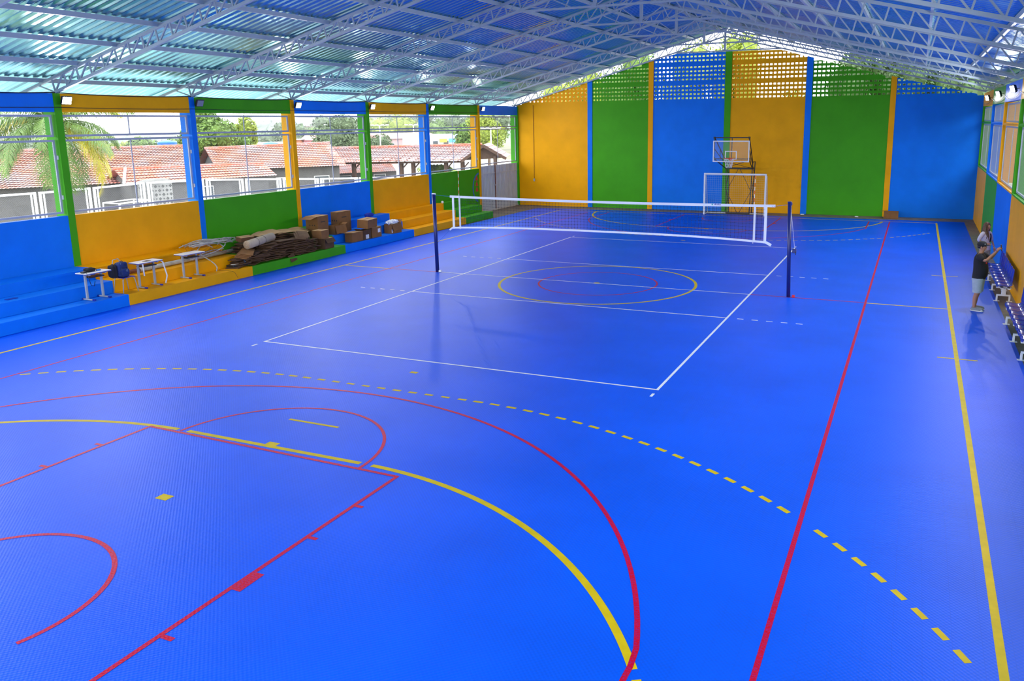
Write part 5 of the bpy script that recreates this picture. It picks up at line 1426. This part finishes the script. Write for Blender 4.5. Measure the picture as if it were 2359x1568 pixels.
# ------------------------------------------------------------------ people
def skin_mesh(name, J, E, root, m, sub=2):
    """grow a smooth surface over a joint graph: J name -> (x, y, z, rx[, ry]); E edges; root joint name"""
    names = list(J); me = bpy.data.meshes.new(name)
    me.from_pydata([J[k][:3] for k in names], [(names.index(a), names.index(b)) for a, b in E], [])
    o = bpy.data.objects.new(name, me); col.objects.link(o)
    o.modifiers.new('skin', 'SKIN')
    for i, k in enumerate(names):
        sv = me.skin_vertices[0].data[i]
        rx = J[k][3]; ry = J[k][4] if len(J[k]) > 4 else rx
        sv.radius = (rx, ry); sv.use_root = (k == root)
    s = o.modifiers.new('smooth', 'SUBSURF'); s.levels = sub; s.render_levels = sub
    dg = bpy.context.evaluated_depsgraph_get()
    ev = o.evaluated_get(dg); out = bpy.data.meshes.new_from_object(ev)
    bpy.data.objects.remove(o); bpy.data.meshes.remove(me)
    out.name = name; out.materials.clear(); out.materials.append(m)
    out.polygons.foreach_set('use_smooth', [True] * len(out.polygons))
    return out
def join(me, *mbs):
    bm = bmesh.new(); bm.from_mesh(me)
    for b in mbs:
        t = bpy.data.meshes.new('t'); t.from_pydata(b.v, [], b.f); bm.from_mesh(t); bpy.data.meshes.remove(t)
    bm.to_mesh(me); bm.free()
    me.polygons.foreach_set('use_smooth', [True] * len(me.polygons))
    return me
def hand_mb(wrist, d, palmn, thumb_dir, curl, size=1.0):
    """palm slab with four bent fingers and a thumb; d = direction of the fingers, palmn = palm normal"""
    w = Vector(wrist); d = Vector(d).normalized(); n = Vector(palmn).normalized(); s = d.cross(n).normalized()
    if s.dot(Vector(thumb_dir)) < 0: s = -s
    b = MB(); S = size
    b.tube([w, w + d * .035 * S, w + d * .085 * S], [.022 * S, .032 * S, .030 * S], 8)
    for k, ln in enumerate((.068, .078, .072, .056)):
        o = w + d * .08 * S + s * (.027 - .018 * k) * S
        a = curl; p1 = o + (d * math.cos(a * .5) + n * math.sin(a * .5)) * ln * .45 * S
        p2 = p1 + (d * math.cos(a * 1.2) + n * math.sin(a * 1.2)) * ln * .35 * S
        p3 = p2 + (d * math.cos(a * 1.8) + n * math.sin(a * 1.8)) * ln * .28 * S
        b.tube([o - d * .02 * S, o, p1, p2, p3], [.009 * S, .0095 * S, .009 * S, .008 * S, .006 * S], 7)
    t0 = w + d * .03 * S + s * .024 * S; t1 = t0 + (s * .8 + d * .6).normalized() * .035 * S; t2 = t1 + (d * .9 + n * .4 + s * .2).normalized() * .03 * S
    b.tube([t0 - s * .015, t0, t1, t2], [.012 * S, .012 * S, .010 * S, .008 * S], 7)
    return b
def face_bits(t, c, skinm, sc=1.0, tilt=0.0):
    """eyes, brows, mouth and ears on a head centred at c facing +x"""
    c = Vector(c); q = Matrix.Rotation(tilt, 3, 'Y')
    def P(x, y, z): return c + q @ Vector((x * sc, y * sc, z * sc))
    for s in (-1, 1):
        soft('eye', P(.083, s * .032, .008), (.010, .018, .010), EYEW, t, 0, 1, p=2)
        soft('pupil', P(.0865, s * .032, .008), (.008, .011, .010), HAIRK, t, 0, 1, p=2)
        MB().tube([P(.086, s * .016, .027), P(.089, s * .034, .031), P(.078, s * .050, .027)], .0045, 5).build('eyebrow', HAIRK, t)
        soft('ear', P(-.008, s * .083, -.005), (.040, .016, .060), skinm, t, .04, 3, p=2)
    MB().tube([P(.080, -.026, -.052), P(.093, 0, -.050), P(.080, .026, -.052)], .006, 6).build('mouth', LIP, t)

def loft(b, rings, n=20, cap=False):
    o = len(b.v)
    for (x, y, z, rx, ry) in rings:
        for k in range(n):
            a = 2 * PI * k / n; b.v.append((x + rx * math.cos(a), y + ry * math.sin(a), z))
    for i in range(len(rings) - 1):
        for k in range(n):
            k2 = (k + 1) % n; b.f.append((o + i * n + k, o + i * n + k2, o + (i + 1) * n + k2, o + (i + 1) * n + k))
    return b
def garment(name, b, m, t):
    me = b.mesh(name, m, True); o = link(name, me, t, 0, True)
    s_ = o.modifiers.new('smooth', 'SUBSURF'); s_.levels = 1; s_.render_levels = 1
    return o
def to_frame(t):
    for ch in t.children: ch.matrix_parent_inverse = Matrix.Identity(4)

# --- man in black T-shirt and cap, holding a phone up with both hands
man = thing('person', 'man in black cap, T-shirt and grey shorts raising a phone', 'person', (0, 0, 0))
J = {'pel': (0, 0, .90, .125, .15), 'belly': (.025, 0, 1.06, .135, .155), 'chest': (.0, 0, 1.26, .125, .165), 'neck0': (-.005, 0, 1.405, .062), 'neck1': (.012, 0, 1.47, .055), 'jaw': (.035, 0, 1.525, .068, .062), 'head': (.028, 0, 1.585, .090, .078), 'crown': (.015, 0, 1.64, .072, .066),
     'shr': (0, -.165, 1.375, .062), 'elr': (.17, -.215, 1.27, .043), 'wrr': (.36, -.075, 1.515, .027), 'shl': (0, .165, 1.375, .062), 'ell': (.17, .215, 1.28, .043), 'wrl': (.36, .06, 1.525, .027),
     'hipr': (0, -.095, .84, .098), 'knr': (.02, -.10, .47, .062), 'car': (-.015, -.10, .33, .058), 'anr': (-.02, -.10, .085, .038), 'tor': (.10, -.105, .045, .034),
     'hipl': (0, .095, .84, .098), 'knl': (.0, .11, .47, .062), 'cal': (-.045, .11, .33, .058), 'anl': (-.06, .11, .085, .038), 'tol': (.06, .12, .045, .034), 'nose': (.125, 0, 1.565, .014)}
E_ = [('pel', 'belly'), ('belly', 'chest'), ('chest', 'neck0'), ('neck0', 'neck1'), ('neck1', 'jaw'), ('jaw', 'head'), ('head', 'crown'), ('chest', 'shr'), ('shr', 'elr'), ('elr', 'wrr'), ('chest', 'shl'), ('shl', 'ell'), ('ell', 'wrl'),
      ('pel', 'hipr'), ('hipr', 'knr'), ('knr', 'car'), ('car', 'anr'), ('anr', 'tor'), ('pel', 'hipl'), ('hipl', 'knl'), ('knl', 'cal'), ('cal', 'anl'), ('anl', 'tol'), ('head', 'nose')]
me = skin_mesh('body', J, E_, 'pel', SKIN)
join(me, hand_mb((.355, -.075, 1.51), (.55, .15, .8), (.5, .55, -.5), (0, .3, 1), 1.0), hand_mb((.355, .06, 1.52), (.55, -.15, .8), (.5, -.55, -.5), (0, -.3, 1), 1.0))
link('body', me, man, 0, True)
b = loft(MB(), [(.0, 0, .80, .150, .185), (.01, 0, .84, .158, .190), (.03, 0, .95, .170, .190), (.035, 0, 1.06, .172, .186), (.015, 0, 1.18, .160, .190), (.0, 0, 1.28, .145, .198), (-.005, 0, 1.36, .118, .185), (-.005, 0, 1.41, .080, .110), (-.003, 0, 1.43, .066, .070)])
for s_ in (-1, 1): b.tube([(0, s_ * .12, 1.36), (.02, s_ * .175, 1.365), (.10, s_ * .205, 1.315), (.135, s_ * .212, 1.292)], [.085, .082, .070, .066], 12)
garment('t_shirt', b, BLACKT, man)
b = loft(MB(), [(0, 0, .92, .135, .165), (0, 0, .84, .148, .180), (0, 0, .76, .150, .186)])
for s_, dx in ((-1, .02), (1, .0)): loft(b, [(0, s_ * .08, .82, .135, .105), (dx * .5, s_ * .10, .70, .122, .102), (dx, s_ * .108, .58, .110, .096), (dx, s_ * .112, .47, .104, .092)])
garment('shorts', b, GREYSH, man)
for (x, y) in ((.03, -.105), (-.005, .118)):
    s_ = soft('shoe', (x + .02, y, .052), (.29, .105, .10), SHOEG, man, .05, 3, p=2.6)
    soft('sole', (x + .02, y, .018), (.30, .112, .034), SHOEW, s_, .0, 3, p=3.5)
    soft('toe_cap', (x + .115, y, .045), (.09, .09, .06), SHOEW, s_, .0, 3, p=2.4)
cap = soft('cap', (.008, 0, 1.645), (.215, .185, .155), DARKCL, man, .0, 2, p=2.2)
br = MB(); nb = 12; vs = []
for k in range(nb + 1):
    a = -PI / 2 + PI * k / nb
    vs += [(.06 + .025 * math.cos(a), .082 * math.sin(a), 1.645), (.085 + .10 * math.cos(a), .082 * math.sin(a), 1.628 + .012 * math.cos(a))]
br.add(vs, [(2 * k, 2 * k + 1, 2 * k + 3, 2 * k + 2) for k in range(nb)])
o = br.build('brim', DARKCL, cap, True); sm = o.modifiers.new('thickness', 'SOLIDIFY'); sm.thickness = .008
soft('cap_badge', (.085, -.045, 1.66), (.03, .05, .022), LABELW, cap, 0, 1, p=2)
soft('hair', (-.012, 0, 1.59), (.16, .166, .11), HAIRK, man, .02, 6, p=2.2)
face_bits(man, (.028, 0, 1.575), SKIN, .98)
soft('shirt_print', (.155, -.055, 1.20), (.02, .07, .05), REDP, man, .1, 8, p=2.5)
to_frame(man)
for ch in man.children:
    for g in ch.children: g.matrix_parent_inverse = Matrix.Identity(4)
man.location = (9.98, 0.0, 0.0); man.rotation_euler = (0, 0, math.radians(-18)); man.scale = (1.0, 1.0, 1.0)
ph = MB().cbox((10.395, -.145, 1.60), (.012, .075, .15), rz=math.radians(-18), ry=-.2).build('phone', BLACKP, None, bevel=.004)
tag(ph, 'black phone held up by the man in the cap', 'phone')

# --- woman with long brown hair, white blouse and beige trousers
wom = thing('person', 'woman with long brown hair in white blouse and beige trousers', 'person', (0, 0, 0))
J = {'pel': (0, 0, .90, .115, .14), 'waist': (0, 0, 1.05, .098, .118), 'chest': (.015, 0, 1.23, .105, .135), 'neck0': (0, 0, 1.355, .052), 'neck1': (.015, 0, 1.41, .045), 'jaw': (.045, 0, 1.46, .058, .054), 'head': (.04, 0, 1.52, .082, .072), 'crown': (.02, 0, 1.575, .066, .062),
     'shr': (0, -.145, 1.325, .050), 'elr': (-.06, -.27, 1.10, .037), 'wrr': (.15, -.16, 1.00, .024), 'shl': (0, .145, 1.325, .050), 'ell': (.04, .225, 1.10, .036), 'wrl': (.13, .24, .87, .024),
     'hipr': (0, -.085, .84, .095), 'knr': (.02, -.09, .47, .062), 'anr': (-.02, -.09, .085, .036), 'tor': (.10, -.095, .04, .03), 'hipl': (0, .085, .84, .095), 'knl': (.015, .095, .47, .062), 'anl': (-.03, .10, .085, .036), 'tol': (.09, .105, .04, .03), 'nose': (.125, 0, 1.50, .011)}
E_ = [('pel', 'waist'), ('waist', 'chest'), ('chest', 'neck0'), ('neck0', 'neck1'), ('neck1', 'jaw'), ('jaw', 'head'), ('head', 'crown'), ('chest', 'shr'), ('shr', 'elr'), ('elr', 'wrr'), ('chest', 'shl'), ('shl', 'ell'), ('ell', 'wrl'), ('pel', 'hipr'), ('hipr', 'knr'), ('knr', 'anr'), ('anr', 'tor'), ('pel', 'hipl'), ('hipl', 'knl'), ('knl', 'anl'), ('anl', 'tol'), ('head', 'nose')]
me = skin_mesh('body', J, E_, 'pel', SKIN2)
join(me, hand_mb((.15, -.16, 1.0), (.8, .5, .1), (0, .3, -1), (0, .2, 1), .7, .9), hand_mb((.13, .24, .87), (.25, .05, -.95), (.2, -1, 0), (1, 0, 0), .5, .9))
link('body', me, wom, 0, True)
b = loft(MB(), [(0, 0, .80, .140, .168), (0, 0, .86, .140, .165), (0, 0, .96, .126, .148), (.0, 0, 1.06, .118, .136), (.012, 0, 1.16, .130, .148), (.015, 0, 1.24, .132, .156), (.005, 0, 1.32, .098, .150), (.0, 0, 1.36, .066, .085), (.003, 0, 1.38, .052, .056)])
b.tube([(0, -.10, 1.31), (-.005, -.15, 1.31), (-.045, -.235, 1.16), (-.058, -.268, 1.10), (-.01, -.25, 1.075)], [.070, .070, .060, .056, .048], 12)
b.tube([(0, .10, 1.31), (.005, .15, 1.31), (.03, .205, 1.16), (.055, .232, 1.04)], [.070, .070, .060, .052], 12)
garment('blouse', b, BLOUSE, wom)
soft('inner_top', (.112, .025, 1.17), (.075, .085, .26), DARKCL, wom, .03, 4, p=2.4)
b = loft(MB(), [(0, 0, .94, .116, .138), (0, 0, .84, .130, .158), (0, 0, .76, .132, .162)])
for s_ in (-1, 1): loft(b, [(0, s_ * .075, .82, .115, .092), (.01, s_ * .088, .68, .102, .088), (.02, s_ * .093, .46, .078, .074), (0, s_ * .096, .28, .072, .068), (-.02, s_ * .098, .09, .070, .066)])
garment('trousers', b, BEIGE, wom)
for y in (-.095, .105): soft('shoe', (.035, y, .04), (.24, .085, .075), DARKCL, wom, .04, 3, p=2.6)
hair = soft('hair', (-.01, 0, 1.545), (.20, .19, .19), HAIRB, wom, .04, 4, p=2.1)
r6 = random.Random(9)
b = MB()
for k in range(64):
    a = math.radians(r6.uniform(60, 320)); rr_ = .085
    x0, y0 = -.005 + .085 * math.cos(a), .085 * math.sin(a)
    side = 1.35 if y0 < 0 else 1.1
    L_ = r6.uniform(.34, .52)
    pts = [(x0 * .7, y0 * .7, 1.60), (x0, y0, 1.53), (x0 * 1.2 - .01, y0 * 1.15, 1.42), (x0 * 1.3 - .03 + (.07 if y0 < -.03 else 0), y0 * side, 1.30), (x0 * 1.3 - .04 + (.12 if y0 < -.03 else 0), y0 * side, 1.55 - L_)]
    b.tube(pts, [.014, .020, .020, .018, .006], 6)
b.build('hair_strands', HAIRB, hair, True)
face_bits(wom, (.035, 0, 1.51), SKIN2, .92)
to_frame(wom)
for ch in wom.children:
    for g in ch.children: g.matrix_parent_inverse = Matrix.Identity(4)
wom.location = (10.44, 5.15, 0.0); wom.rotation_euler = (0, 0, math.radians(-38)); wom.scale = (.985, .985, .985)
